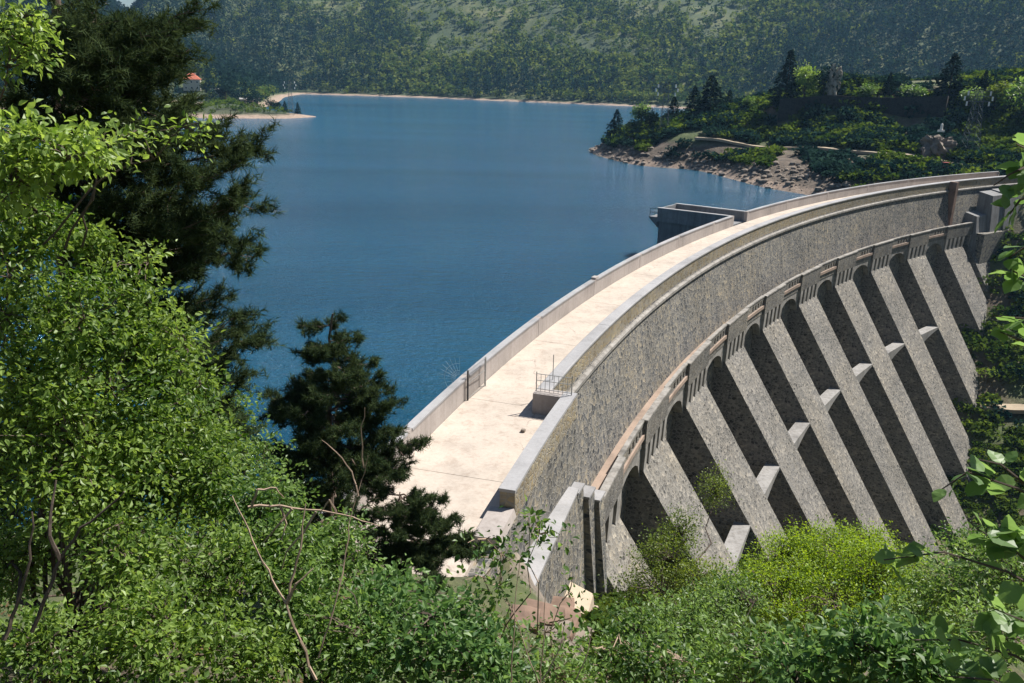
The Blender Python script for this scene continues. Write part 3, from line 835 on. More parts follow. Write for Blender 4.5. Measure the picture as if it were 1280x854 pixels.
def pine(name, label, base, top, tips, seed, trunk_r=.16, sub=9, tuft_L=.14, tn=34, extra=0, w=.011, subl=.33, crown=None):
    r_ = np.random.default_rng(seed)
    base = np.array(base, float); top = np.array(top, float)
    root = empty(name, tuple(base), label, 'tree')
    mb = MB(); tr = curve_pts(base - (0, 0, .3), top, 14, .006, 0, r_); tube(mb, tr, trunk_r, trunk_r * .15, 8)
    mb.build('trunk', M['pine_bark'], root)
    tips = [np.array(t, float) for t in tips]
    for k in range(extra):
        h = r_.random() ** .8; c0 = base + (top - base) * (.18 + .8 * h)
        a_ = r_.random() * 6.28; L = crown * (1.08 - h) * (.6 + .5 * r_.random())
        tips.append(c0 + np.array([math.cos(a_) * L, math.sin(a_) * L, L * .12]))
    C = []; Dn = []
    ts = np.linspace(0, 1, len(tr))
    for tp in tips:
        hd = np.linalg.norm(tp[:2] - base[:2]); zt = tp[2] - .10 * hd
        u = np.clip((zt - base[2]) / (top[2] - base[2]), .06, .98)
        o = np.array([np.interp(u, ts, tr[:, j]) for j in range(3)])
        L = np.linalg.norm(tp - o)
        pts = curve_pts(o, tp, 8, .035, -.10 + .12 * r_.random(), r_)
        lm = MB()
        tube(lm, pts, .012 + .011 * L, .006, 5)
        bd = unit((tp - o)[None])[0]; side = unit(np.cross(bd, (0, 0, 1))[None])[0]
        for k in range(int(sub * L)):
            f_ = .22 + .78 * r_.random() ** .8; q = f_ * 8; i = min(int(q), 7); p = pts[i] + (pts[i + 1] - pts[i]) * (q - i)
            sl_ = subl * L ** .6 * (1.15 - .75 * f_) * (.5 + .8 * r_.random())
            sdir = unit((bd * .75 + side * r_.choice((-1, 1)) * (.5 + .6 * r_.random()) + np.array([0, 0, .15 + .40 * r_.normal()]))[None])[0]
            e = p + sdir * sl_
            tube(lm, curve_pts(p, e, 2, .05, -.05, r_), .006, .003, 3)
            nt = 2 + int(sl_ / (tuft_L * .55))
            for j in range(nt):
                g_ = .3 + .7 * (j + 1) / nt
                C.append(p + (e - p) * g_ + r_.normal(size=3) * tuft_L * .25); Dn.append(unit((sdir + .5 * r_.normal(size=3) + np.array([0, 0, .45]))[None])[0])
        C.append(tp); Dn.append(unit((bd + np.array([0, 0, .5]))[None])[0])
        lm.build('limb', M['pine_bark'], root)
    cl = Cloud(); needle_tufts(cl, np.array(C), np.array(Dn), r_, tn, tuft_L, w)
    tag(cl.build('needles', M['needle'], root), kind='stuff')
    return root

# ------------------------------------------------------------------ far forest (one mass of trees on the hills)
def tree_faces(cl, base, h, w, kind, r_, k=40, fs=.55, templ='tri'):
    """many small leaf clumps through each crown"""
    n = len(base)
    u = r_.random((n, k)); a_ = r_.random((n, k)) * 6.28
    if kind == 'conifer':
        z = .08 + .92 * u ** 1.25; rr = (1 - z) * .95 * np.sqrt(r_.random((n, k))) + .04
        tilt = np.array([0, 0, -.25])
    else:
        ph = r_.normal(size=(n, k, 3)); ph = unit(ph) * (r_.random((n, k, 1)) ** .4)
        z = .58 + .42 * ph[..., 2]; rr = np.hypot(ph[..., 0], ph[..., 1]); a_ = np.arctan2(ph[..., 1], ph[..., 0]); tilt = np.array([0, 0, .2])
    rad_ = np.stack([np.cos(a_), np.sin(a_), np.zeros_like(a_)], -1)
    P = base[:, None, :] + rad_ * (rr * w[:, None])[..., None]; P[..., 2] += z * h[:, None]
    Y = unit(rad_ + tilt + .5 * r_.normal(size=P.shape)); N = unit(r_.normal(size=P.shape) * .6 + rad_ * .5 + np.array([0, 0, .7]))
    S = (w[:, None] * (.42 if kind == 'conifer' else fs) * (.6 + .7 * r_.random((n, k))) + .1)
    tint = (.45 + .32 * r_.normal(size=(n, 1)) + .12 * r_.normal(size=(n, k)))
    P = P - Y * S[..., None] * .4
    cl.add(TEMPL[templ], P.reshape(-1, 3), Y.reshape(-1, 3), N.reshape(-1, 3), S.ravel(), tint.ravel(), W=S.ravel() * (1.3 if templ == 'rhomb' else 1.5))
r_ = np.random.default_rng(5)
NS = 110000
azr = np.radians(r_.uniform(-34.5, 34.5, NS)); rr = np.sqrt(r_.uniform(330 ** 2, 1750 ** 2, NS))
fx, fy = rr * np.sin(azr), rr * np.cos(azr)
sdl = lake_sd(fx, fy); fz = ground_z(fx, fy)
elev = np.degrees(np.arctan2(fz + 14 - CAM_Z, rr))
hs = at(241, 112, 585)
hu_ = (fx * hs[0] + fy * hs[1]) / np.hypot(hs[0], hs[1]); hv_ = np.abs(fx * hs[1] - fy * hs[0]) / np.hypot(hs[0], hs[1])
ok = ~((hv_ < 9) & (hu_ > 520) & (hu_ < 645)) & ~((fx > -212) & (fy < 520)) & (sdl > 9) & (fz > -3.6) & (elev < 7.5) & ~((fx > 0) & (fy < 400) & (fx < 330))
glade = fbm(fx / 170 + fy / 330, fy / 300 - fx / 900, 31, 4) - .13 * sstep(60, 330, fx) + .05 * sstep(0, -120, fx)                       # grassy openings
dens = np.where(glade > .15, .22, np.where(glade > .09, .6, 1.0))
dens = np.where(sdl < 110, 1.0, dens) * np.clip(1000 / rr, .5, 1.2)
ok &= r_.random(NS) < dens * .75
fx, fy, fz, sdl, rr, glade = [q[ok] for q in (fx, fy, fz, sdl, rr, glade)]
con = (r_.random(len(fx)) < np.clip(.72 - 3.6 * (glade + .02), .10, .95))
B = np.c_[fx, fy, fz - .4]
cl = Cloud()
hh = r_.uniform(9, 19, con.sum()); tree_faces(cl, B[con], hh, hh * r_.uniform(.20, .28, con.sum()), 'conifer', r_, 21)
tag(cl.build('conifer_forest', M['forest_dark']), 'dark conifer forest covering the hills across the lake', 'forest', kind='stuff')
cl = Cloud(); nb_ = ~con
hh = r_.uniform(5, 10, nb_.sum()); tree_faces(cl, B[nb_], hh, hh * r_.uniform(.38, .55, nb_.sum()), 'broad', r_, 24)
tag(cl.build('broadleaf_forest', M['forest_green']), 'lighter green broadleaf woods scattered between the conifers on the far hills', 'forest', kind='stuff')

# ------------------------------------------------------------------ peninsula: terrace wall, rocks, track, pylons
def strip(name, pts, width, mat, label, lift=.06):
    pts = np.array(pts, float); n = 60
    t = np.linspace(0, len(pts) - 1, n); xs = np.interp(t, range(len(pts)), pts[:, 0]); ys = np.interp(t, range(len(pts)), pts[:, 1])
    k = np.ones(5) / 5; xs[2:-2] = np.convolve(xs, k, 'valid'); ys[2:-2] = np.convolve(ys, k, 'valid')
    tx, ty = np.gradient(xs), np.gradient(ys); L = np.hypot(tx, ty); nx, ny = -ty / L, tx / L
    cols = np.linspace(-.5, .5, 5); V = []
    for i in range(n):
        zz = [gz(xs[i] + nx[i] * width * c, ys[i] + ny[i] * width * c) for c in cols]
        zm = max(zz) + lift
        for c in cols: V.append((xs[i] + nx[i] * width * c, ys[i] + ny[i] * width * c, zm + .02 * (1 - abs(c) * 2)))
    f = [(i * 5 + j, i * 5 + j + 1, (i + 1) * 5 + j + 1, (i + 1) * 5 + j) for i in range(n - 1) for j in range(4)]
    # side skirts give the strip thickness
    o = len(V)
    for i in range(n):
        for j in (0, 4): V.append((V[i * 5 + j][0], V[i * 5 + j][1], V[i * 5 + j][2] - .6))
    for i in range(n - 1):
        f.append((i * 5, (i + 1) * 5, o + (i + 1) * 2, o + i * 2)); f.append((i * 5 + 4, o + i * 2 + 1, o + (i + 1) * 2 + 1, (i + 1) * 5 + 4))
    ob = quads(name, V, f, mat)
    return tag(ob, label, 'path', kind='structure')
strip('track', [(47, 222), (50, 220), (63.6, 214), (72, 204), (80, 194), (90, 184), (99, 175.6), (104, 170)], 2.6, M['track'], 'pale dirt track running along the far shore to the dam')
strip('path', [(73.5, 120.5), (77, 119), (82, 118), (89, 121), (98, 126)], 2.6, M['track'], 'beige footpath leading away from the foot of the last long buttress')

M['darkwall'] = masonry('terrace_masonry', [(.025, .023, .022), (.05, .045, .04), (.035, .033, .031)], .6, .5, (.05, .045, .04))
tp = [at(975, 124, 227), at(1042, 119, 223), at(1065, 121, 221), at(1115, 122, 216), at(1185, 120, 208)]
tw_ = empty('terrace_wall', tuple(tp[0]), 'long dark retaining wall below the flat ridge top on the far bank', 'wall')
for a_, b_ in zip(tp[:-1], tp[1:]):
    d_ = unit((b_ - a_)[None])[0]; nrm = np.array([d_[1], -d_[0], 0]); nrm = nrm if nrm[1] < 0 else -nrm
    m = MB()
    v = [a_, b_, b_ - nrm * 1.2, a_ - nrm * 1.2]; v2 = [p + nrm * .5 - np.array([0, 0, 9]) for p in v[:2]] + [p - np.array([0, 0, 9]) for p in v[2:]]
    m.add(v + v2, [(0, 1, 2, 3), (7, 6, 5, 4), (0, 4, 5, 1), (1, 5, 6, 2), (2, 6, 7, 3), (3, 7, 4, 0)], [(i * 3., 0) for i in (0, 4, 4, 0)] + [(i * 3., 8) for i in (0, 4, 4, 0)])
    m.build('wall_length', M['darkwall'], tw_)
def crag(name, c, half, mat, seed, label, cat='rock', n=4):
    r_ = np.random.default_rng(seed); b = bmesh.new(); bmesh.ops.create_icosphere(b, subdivisions=n, radius=1)
    V = np.array([v.co[:] for v in b.verts]); Fc = np.array([[v.index for v in f.verts] for f in b.faces]); b.free()
    V = np.sign(V) * np.abs(V) ** .85
    nz = np.array([fbm(V[:, 0] * 1.7 + V[:, 2] * .6 + seed, V[:, 1] * 1.7 + V[:, 2] * 1.9, seed, 4)])[0]
    n2 = fbm(V[:, 0] * 5 + V[:, 2] * 2.2 + seed, V[:, 1] * 5 - V[:, 2] * 3.1, seed + 3, 3)
    V = V * (1 + 1.5 * nz[:, None] + 1.0 * n2[:, None]); V = V * np.array(half) + np.array(c)
    return tag(quads(name, V, Fc, mat), label, cat)
pr = at(1042, 100, 226)
crag('rock_pinnacle', pr + (0, 0, -1.0), (1.5, 1.3, 4.2), M['pale_rock'], 15, 'pale rock pinnacle rising above the dark retaining wall')
kn = at(1172, 178, 187)
crag('rock_knoll', kn + (0, 0, -1.2), (3.0, 2.4, 2.6), M['rock'], 9, 'brown rocky knoll above the track with a white marker on top')
mk = at(1176, 165, 186.8)
mr = empty('marker_stone', tuple(mk), 'small white marker standing on the brown rocky knoll', 'marker')
m = MB(); m.box(mk + (0, 0, .2), (.6, .4, .2)); m.build('plinth', M['white'], mr)
m = MB(); m.bar(mk + (0, 0, .4), mk + (0, 0, 1.6), .30, 8, .24); m.bar(mk + (0, 0, 1.6), mk + (0, 0, 1.85), .24, 8, .06); m.build('shaft', M['white'], mr)
def pylon(px, D, y_top, y_base, label, w0=2.6, w1=.8):
    base = at(px, y_base, D); g = gz(base[0], base[1]); base[2] = g
    h = at(px, y_top, D)[2] - g
    root = empty('lattice_pylon', tuple(base), label, 'pylon')
    cs_ = [(-1, -1), (1, -1), (1, 1), (-1, 1)]
    def P(c, u): w = (w0 + (w1 - w0) * u) / 2; return base + np.array([c[0] * w, c[1] * w, h * u])
    for c in cs_:
        m = MB(); m.bar(P(c, 0) - (0, 0, .3), P(c, 1), .075, 4, .05); m.build('leg', M['pylon'], root)
    nl = 9
    for k in range(nl):
        m = MB()
        for i in range(4):
            a_, b_ = cs_[i], cs_[(i + 1) % 4]
            m.bar(P(a_, k / nl), P(b_, (k + 1) / nl), .028); m.bar(P(b_, k / nl), P(a_, (k + 1) / nl), .028); m.bar(P(a_, (k + 1) / nl), P(b_, (k + 1) / nl), .03)
        m.build('bracing', M['pylon'], root)
    for k, u in enumerate((.98, .90, .82)):
        m = MB(); z = base + np.array([0, 0, h * u]); L = 2.4 if k != 1 else 3.0
        m.bar(z - (L, 0, 0), z + (L, 0, 0), .08); m.bar(z - (L, 0, 0), z + (0, 0, .7), .04); m.bar(z + (L, 0, 0), z + (0, 0, .7), .04); arm = m.build('crossarm', M['pylon'], root)
        for s_ in (-1, 1):
            m = MB(); q = z + (s_ * L, 0, 0); m.bar(q, q - (0, 0, .9), .19, 6, .19); m.build('insulator', M['porcelain'], arm)
    return root
pylon(828, 238, 104, 186, 'lattice pylon with white insulators among dark trees near the tip of the peninsula')
pylon(1208, 186, 112, 206, 'dark lattice pylon beside the track above the far end of the dam', 3.2, 1.0)
pylon(364, 415, 101, 143, 'slender far lattice pylon on the low spit in the lake', 2.6, .8)
# red machine by the track
rm = at(1184, 214, 171); rm[2] = gz(rm[0], rm[1])
rv = empty('red_roller', tuple(rm), 'small red machine parked beyond the parapet near the far end of the dam', 'machine')
m = MB(); m.box(rm + (0, 0, .95), (1.3, .6, .35)); m.box(rm + (-.5, 0, 1.5), (.5, .5, .25)); m.build('body', M['redpaint'], rv)
for dx in (-.85, .85):
    m = MB(); m.bar(rm + (dx, -.6, .45), rm + (dx, .6, .45), .45, 12); m.build('wheel', M['iron'], rv)
m = MB()
for dx in (-.95, -.05): m.bar(rm + (dx, 0, 1.7), rm + (dx, 0, 2.6), .04)
m.box(rm + (-.5, 0, 2.62), (.6, .55, .04)); m.build('canopy', M['redpaint'], rv)

# ------------------------------------------------------------------ house and huts across the lake
def house(name, px, D, py_base, w, dep, h, roofh, label, roofm, hip=True, floors=2, nwin=3, wallm='plaster', rot=.25):
    b = at(px, py_base, D); b[2] = gz(b[0], b[1]) - .3
    root = empty(name, tuple(b), label, 'house' if roofh > 1 else 'hut')
    ca, sa = math.cos(rot), math.sin(rot); ax = np.array([(ca, sa, 0), (-sa, ca, 0), (0, 0, 1)])
    W = lambda x, y, z: b + ax.T @ np.array([x, y, z])
    m = MB(); m.box(b + (0, 0, h / 2), (w / 2, dep / 2, h / 2), ax); m.build('wall', M[wallm], root)
    e = .5; m = MB(); rx = w / 2 - dep / 2 if hip else w / 2 + e; rx = max(rx, .3)
    v = [W(-w / 2 - e, -dep / 2 - e, h), W(w / 2 + e, -dep / 2 - e, h), W(w / 2 + e, dep / 2 + e, h), W(-w / 2 - e, dep / 2 + e, h), W(-rx, 0, h + roofh), W(rx, 0, h + roofh)]
    m.add(v, [(0, 1, 5, 4), (1, 2, 5), (2, 3, 4, 5), (3, 0, 4), (3, 2, 1, 0)]); rf = m.build('roof', M[roofm], root)
    if roofh > 1:
        m = MB(); m.box(W(w * .2, dep * .1, h + roofh * .75), (.4, .4, .9), ax); m.build('chimney', M['plaster'], rf)
    for fl in range(floors):
        for k in range(nwin):
            x = (k - (nwin - 1) / 2) * w / nwin; z = h * (fl + .55) / floors
            m = MB(); m.box(W(x, -dep / 2 - .02, z), (.55, .05, .7), ax); fo = m.build('window', M['white'], root)
            m = MB(); m.box(W(x, -dep / 2 - .05, z), (.42, .05, .57), ax); m.build('pane', M['window'], fo)
    return root
house('house', 241, 585, 112, 11, 9, 7.5, 4.2, 'far house with a red tiled hip roof above the lake', 'redroof')
house('hut', 270, 560, 115, 6, 5, 5, .9, 'small white hut right of the red-roofed house', 'greyroof', False, 1, 2, 'white')
house('hut', 299, 565, 116, 7, 5, 5, .9, 'small white hut among trees left of the far pylon', 'greyroof', False, 1, 2, 'white')
house('hut', 312, 500, 126, 10, 6, 4.5, .9, 'low cream building standing just behind the spit', 'greyroof', False, 1, 3, 'cream')

# ------------------------------------------------------------------ individual trees and bushes on the peninsula
def conifer_proto(seed, k=1100):
    r_ = np.random.default_rng(seed)
    z = .06 + .94 * r_.random(k) ** 1.1; a_ = r_.random(k) * 6.28
    lay = np.sin(z * 46 + r_.normal() * 2) * .12
    rr = (1.02 - z) * (.30 + lay * .4) * np.sqrt(.12 + .88 * r_.random(k)) * (1 + .35 * np.sin(a_ * 3 + z * 9 + seed))
    rd = np.c_[np.cos(a_), np.sin(a_), np.zeros(k)]
    P = rd * rr[:, None]; P[:, 2] = z
    Y = unit(rd + np.array([0, 0, -.25]) + .35 * r_.normal(size=(k, 3))); N = unit(np.array([0, 0, 1]) + .5 * r_.normal(size=(k, 3)))
    S = .085 * (.6 + .8 * r_.random(k)) * (1.1 - .6 * z)
    cl = Cloud(); cl.add(TEMPL['oval'], P, Y, N, S, .4 + .25 * r_.normal(size=k), W=S * 1.5)
    return cl
def broad_proto(seed, k=900, nl=9):
    r_ = np.random.default_rng(seed)
    lc = unit(r_.normal(size=(nl, 3))) * np.array([.30, .30, .20]) * r_.random((nl, 1)) ** .4; lc[:, 2] += .60
    lr = r_.uniform(.13, .25, nl)
    i = r_.integers(0, nl, k); d = unit(r_.normal(size=(k, 3)))
    P = lc[i] + d * lr[i][:, None] * (r_.random((k, 1)) ** .35)
    Y = unit(d + .7 * r_.normal(size=(k, 3))); N = unit(d * .6 + np.array([0, 0, .6]) + .6 * r_.normal(size=(k, 3)))
    cl = Cloud(); cl.add(TEMPL['leaf'], P, Y, N, .07 * (.6 + .8 * r_.random(k)), .5 + .16 * r_.normal(size=nl)[i] + .2 * r_.normal(size=k))
    return cl
PROTO = {}
def proto(kind, i, mat):
    key = (kind, i, mat)
    if key not in PROTO:
        cl = conifer_proto(50 + i) if kind == 'conifer' else broad_proto(70 + i)
        o = cl.build('crown', M[mat]); crown = o.data; bpy.data.objects.remove(o)
        mb = MB()
        if kind == 'conifer': tube(mb, curve_pts((0, 0, -.04), (0, 0, .97), 6, .004), .018, .003, 6)
        else:
            tube(mb, curve_pts((0, 0, -.05), (.02, .01, .5), 4, .02), .03, .016, 6)
            for k in range(6):
                a_ = k * 1.05; tube(mb, curve_pts((.01, 0, .25 + .04 * k), (.24 * math.cos(a_), .24 * math.sin(a_), .62 + .04 * (k % 3)), 3, .04), .012, .003, 4)
        t = mb.build('trunk', M['bark']); trunk = t.data; bpy.data.objects.remove(t)
        PROTO[key] = (crown, trunk)
    return PROTO[key]
def plant(name, label, kind, px, D, y_top, wscale, mat, i=0, group=None, y_base=None, hmin=1.5):
    p = at(px, 150, D); g = gz(p[0], p[1]) - .15
    top = at(px, y_top, D)[2]
    h = max(top - g, hmin)
    crown, trunk = proto(kind, i, mat)
    root = empty(name, (p[0], p[1], g), label, 'tree' if kind == 'conifer' or h > 5 else 'shrub', group)
    root.scale = (h * wscale, h * wscale, h); root.rotation_euler = (0, 0, (px * 7.3) % 6.28)
    for nm, me in (('crown', crown), ('trunk', trunk)):
        o = bpy.data.objects.new(nm, me); COL.objects.link(o); o.parent = root
        if nm == 'crown': o['kind'] = 'stuff'
    return root
GP = 'trees on the far peninsula'
for a in [('conifer_tree', 'slim dark conifer at the very tip of the peninsula', 'conifer', 771, 258, 137, 1.2, 'conifer', 0),
          ('broadleaf_tree', 'yellow-green tree catching the sun behind the dark tip trees', 'broad', 801, 262, 126, 1.0, 'leaf_mid', 0),
          ('broadleaf_tree', 'dark bushy tree low at the waterline of the peninsula tip', 'broad', 792, 248, 148, 1.15, 'conifer', 1),
          ('broadleaf_tree', 'large dark round tree left of the insulator pylon', 'broad', 812, 243, 133, 1.1, 'conifer', 2),
          ('conifer_tree', 'dark conifer standing directly behind the insulator pylon', 'conifer', 841, 250, 121, 1.3, 'conifer', 1),
          ('conifer_tree', 'tallest dark conifer right of the insulator pylon', 'conifer', 886, 243, 93, 1.35, 'conifer', 2),
          ('conifer_tree', 'second dark conifer right of the insulator pylon, behind', 'conifer', 866, 256, 108, 1.2, 'conifer', 0),
          ('conifer_tree', 'dark conifer at the lower end of the green ridge', 'conifer', 909, 246, 112, 1.1, 'conifer', 1),
          ('broadleaf_tree', 'green tree on the slope left of the retaining wall', 'broad', 932, 238, 118, 1.0, 'leaf_mid', 2),
          ('conifer_tree', 'dark conifer on the ridge left of the bright round tree', 'conifer', 979, 232, 62, .95, 'conifer', 2),
          ('broadleaf_tree', 'bright green round tree left of the pale pinnacle', 'broad', 1001, 229, 76, .9, 'leaf_bright', 0),
          ('broadleaf_tree', 'dark tree leaning on the left side of the pale pinnacle', 'broad', 1026, 227, 80, .95, 'forest_dark', 1),
          ('conifer_tree', 'slim dark conifer on the middle of the ridge top', 'conifer', 1105, 222, 90, 1.0, 'conifer', 0),
          ('conifer_tree', 'broad dark conifer at the right of the ridge top', 'conifer', 1180, 214, 66, 1.25, 'conifer', 1),
          ('broadleaf_shrub', 'round green shrub on the ridge left of the slim conifer', 'broad', 1080, 222, 103, 1.4, 'leaf_mid', 1),
          ('broadleaf_shrub', 'wide green shrub on the ridge between the two conifers', 'broad', 1138, 217, 103, 1.7, 'leaf_mid', 2),
          ('broadleaf_shrub', 'bright green shrub at the right end of the retaining wall', 'broad', 1206, 207, 108, 1.4, 'leaf_mid', 0),
          ('broadleaf_tree', 'leafy tree behind the dark pylon at the right of the far bank', 'broad', 1240, 205, 98, 1.2, 'leaf_olive', 2),
          ('broadleaf_tree', 'leafy tree cut by the right picture edge above the far dam end', 'broad', 1278, 198, 92, 1.2, 'leaf_mid', 1),
          ('conifer_tree', 'dark conifer half hidden behind the right end shrubs', 'conifer', 1222, 212, 88, 1.2, 'conifer', 2)]:
    plant(*a, group=GP)

TRK = np.array([(47, 222), (50, 220), (63.6, 214), (72, 204), (80, 194), (90, 184), (99, 175.6), (104, 170)], float)
def seg_dist(x, y, L):
    d = np.full(x.shape, 1e9)
    for a_, b_ in zip(L[:-1], L[1:]):
        ab = b_ - a_; t = np.clip(((x - a_[0]) * ab[0] + (y - a_[1]) * ab[1]) / (ab @ ab), 0, 1)
        d = np.minimum(d, np.hypot(x - a_[0] - t * ab[0], y - a_[1] - t * ab[1]))
    return d
def track_dist(x, y): return seg_dist(x, y, TRK)
TW2 = np.array([p[:2] for p in tp[1:]])
def wall_front(x, y):
    return (seg_dist(x, y, TW2 - np.array([.8, 1.6])) < 2.0) & (fbm(x / 3, y / 3, 91, 2) < .02)
for i, (px, D, yt, ws_, nm, lab) in enumerate([(284, 480, 101, 1.2, 'broad', 'dark tree at the left end of the far spit'), (322, 470, 112, 1.6, 'broad', 'dark low tree behind the grassy top of the far spit'),
        (345, 440, 124, 1.6, 'broad', 'small dark bush left of the far pylon on the spit'), (357, 428, 126, 1.0, 'conifer', 'small conifer beside the far pylon on the spit'), (373, 424, 128, 1.0, 'conifer', 'small conifer right of the far pylon at the tip of the spit'), (262, 560, 96, 1.2, 'broad', 'green tree right of the red-roofed house')]):
    plant('broadleaf_tree' if nm == 'broad' else 'conifer_tree', lab, nm, px, D, yt, ws_, 'forest_green' if i == 5 else 'forest_dark', i % 3, group='trees around the far spit')
# scrub: uncountable low bushes over the peninsula and the banks
def scrub(name, label, n, xr, yr, cond, mat, size, k=26, seed=1, clump=.0, cl_scale=14, hgt=.6, fs=.36):
    r_ = np.random.default_rng(seed)
    x = r_.uniform(*xr, n); y = r_.uniform(*yr, n); z = ground_z(x, y)
    ok = cond(x, y, z) & (fbm(x / cl_scale, y / cl_scale, seed + 40, 3) > clump)
    rr_ = np.hypot(x - CX, y - CY) - R; th = np.degrees(np.arctan2(y - CY, x - CX))
    ok &= ~((rr_ > -8.2) & (rr_ < .8) & (th > 120) & (th < 166.6))
    # nothing grows inside a buttress
    bi = (deg(T0) - th) / BAY; fr = bi - np.floor(bi)
    ok &= ~((rr_ > RB - np.maximum(0, (ZB - z) / KB) - .4) & (rr_ < 0) & (fr < .56) & (th > 122) & (th < 162))
    ok &= ~((y > 160) & ((track_dist(x, y) < 1.7) | (track_dist(x + 1.5, y + 2.6) < 2.0))) & ~((y > 160) & (z < .6) & (r_.random(n) < .25)) & ~((y > 160) & (wall_front(x, y)))
    ok &= (np.abs(x) < .69 * y + 3)
    x, y, z = x[ok], y[ok], z[ok]
    s = size * r_.uniform(.5, 1.5, len(x))
    cl = Cloud(); tree_faces(cl, np.c_[x, y, z - .15 * s], s * hgt * 2, s, 'broad', r_, k, fs)
    return tag(cl.build(name, M[mat]), label, 'shrubs', kind='stuff')
scrub('hillside_scrub', 'low green scrub covering the slopes of the far peninsula', 12000, (20, 180), (166, 300), lambda x, y, z: (z > -2.2) & ~((np.abs(z - 1.2) < 1.0) & (np.hypot(x - 70, y - 205) < 8)), 'scrub', 1.4, 44, 3, -.02)
scrub('dark_scrub', 'darker bushes mixed through the peninsula scrub', 9000, (20, 180), (168, 300), lambda x, y, z: z > -2.6, 'forest_dark', 1.6, 40, 4, .0)
scrub('bank_scrub', 'green bushes on the steep right bank below the dam end', 3000, (66, 150), (90, 172), lambda x, y, z: (z > -38) & (np.hypot(x - 80, y - 119) > 4.5), 'scrub', 1.3, 56, 5, .0, 8, fs=.25)
scrub('bank_undergrowth', 'dark bushes on the right bank below the dam end', 2600, (70, 150), (90, 172), lambda x, y, z: (z > -38) & (np.hypot(x - 80, y - 119) > 4), 'forest_dark', 1.5, 50, 6, .0, 8, fs=.28)
scrub('valley_scrub', 'green shrubs filling the valley below the buttresses', 5200, (4, 90), (30, 112), lambda x, y, z: (z < -8), 'scrub', 1.0, 80, 7, -.06, 9, fs=.24)
scrub('spit_scrub', 'low green growth on top of the far spit', 1500, (-200, -95), (385, 560), lambda x, y, z: (z > -3.3), 'scrub', 1.6, 20, 8, -.3, 14, fs=.4)
scrub('terrace_bushes', 'bushes growing along the foot of the dark retaining wall', 2600, (62, 118), (194, 236), lambda x, y, z: seg_dist(x, y, np.array([p[:2] for p in tp]) - np.array([1.6, 3.2])) < 3.0, 'forest_dark', 1.5, 40, 11, .02, 6, hgt=1.0)
scrub('terrace_top_bushes', 'green bushes along the flat ridge top behind the retaining wall', 1500, (66, 130), (200, 246), lambda x, y, z: seg_dist(x, y, np.array([p[:2] for p in tp]) + np.array([1.6, 3.6])) < 2.4, 'scrub', 1.1, 36, 12, .0, 6, hgt=.8)
# loose stones along the waterline of the peninsula
r_ = np.random.default_rng(12)
x = r_.uniform(18, 75, 9000); y = r_.uniform(164, 275, 9000); z = ground_z(x, y)
ok = (z > -5.3) & (z < -1.6 + .8 * r_.random(9000)); x, y, z = x[ok][:900], y[ok][:900], z[ok][:900]
V = []; Fc = []
for i in range(len(x)):
    s = .12 + .8 * r_.random() ** 4
    v = ICO1_V * (1 + .35 * (r_.random((12, 1)) - .5)) if len(ICO1_V) == 12 else ICO1_V * (1 + .35 * (r_.random((len(ICO1_V), 1)) - .5))
    V.append(v * s * np.array([1, 1, .7]) + (x[i], y[i], z[i] + s * .2)); Fc.append(ICO1_F + i * len(ICO1_V))
tag(quads('shore_rubble', np.concatenate(V), np.concatenate(Fc), M['rock']), 'loose pale rubble along the waterline of the peninsula', 'rubble', kind='stuff')

# ------------------------------------------------------------------ foreground: pines
T = lambda L: [at(*p) for p in L]
px0 = at(62, 400, 13.0); pb = np.array([px0[0], px0[1], gz(px0[0], px0[1])])
pine('pine_tree', 'tall dark pine at the left picture edge, its top cut off', pb, at(38, -330, 13.2),
     T([(222, 18, 11.6), (205, 62, 12.2), (175, 40, 11.0), (222, 70, 12.2), (190, 108, 11.6), (212, 92, 13.0), (205, 150, 11.2), (303, 164, 12.0), (268, 160, 12.8), (225, 132, 12.4),
        (316, 262, 12.0), (290, 250, 12.8), (268, 222, 11.4), (318, 322, 12.2), (285, 300, 12.8), (255, 275, 11.3), (322, 436, 12.8), (298, 392, 12.2), (268, 372, 12.8), (232, 335, 11.4),
        (305, 470, 13.4), (275, 455, 12.8), (250, 420, 12.0), (225, 470, 12.6), (290, 420, 13.2), (120, 12, 11.0), (150, 70, 10.8), (110, 100, 10.6), (160, 190, 10.8), (130, 150, 10.8), (180, 240, 11.2), (140, 250, 11.0),
        (60, 60, 10.8), (20, 130, 11.2), (-40, 60, 12), (-60, 180, 12.5), (-30, 260, 12.5), (10, 20, 11.5), (90, 200, 10.8), (70, 280, 11.0), (190, 300, 11.2), (210, 390, 12.0), (160, 340, 11.6), (170, 440, 12.2),
        (230, 30, 14.5), (180, 90, 15), (200, 200, 14.8), (240, 330, 15), (120, 300, 15), (80, 140, 15), (100, 30, 15.2), (20, 220, 15)]),
     11, trunk_r=.20, sub=9, tuft_L=.135, tn=22, w=.014, subl=.52, extra=34, crown=3.4)
p1 = at(405, 640, 20.5); g1 = gz(p1[0], p1[1])
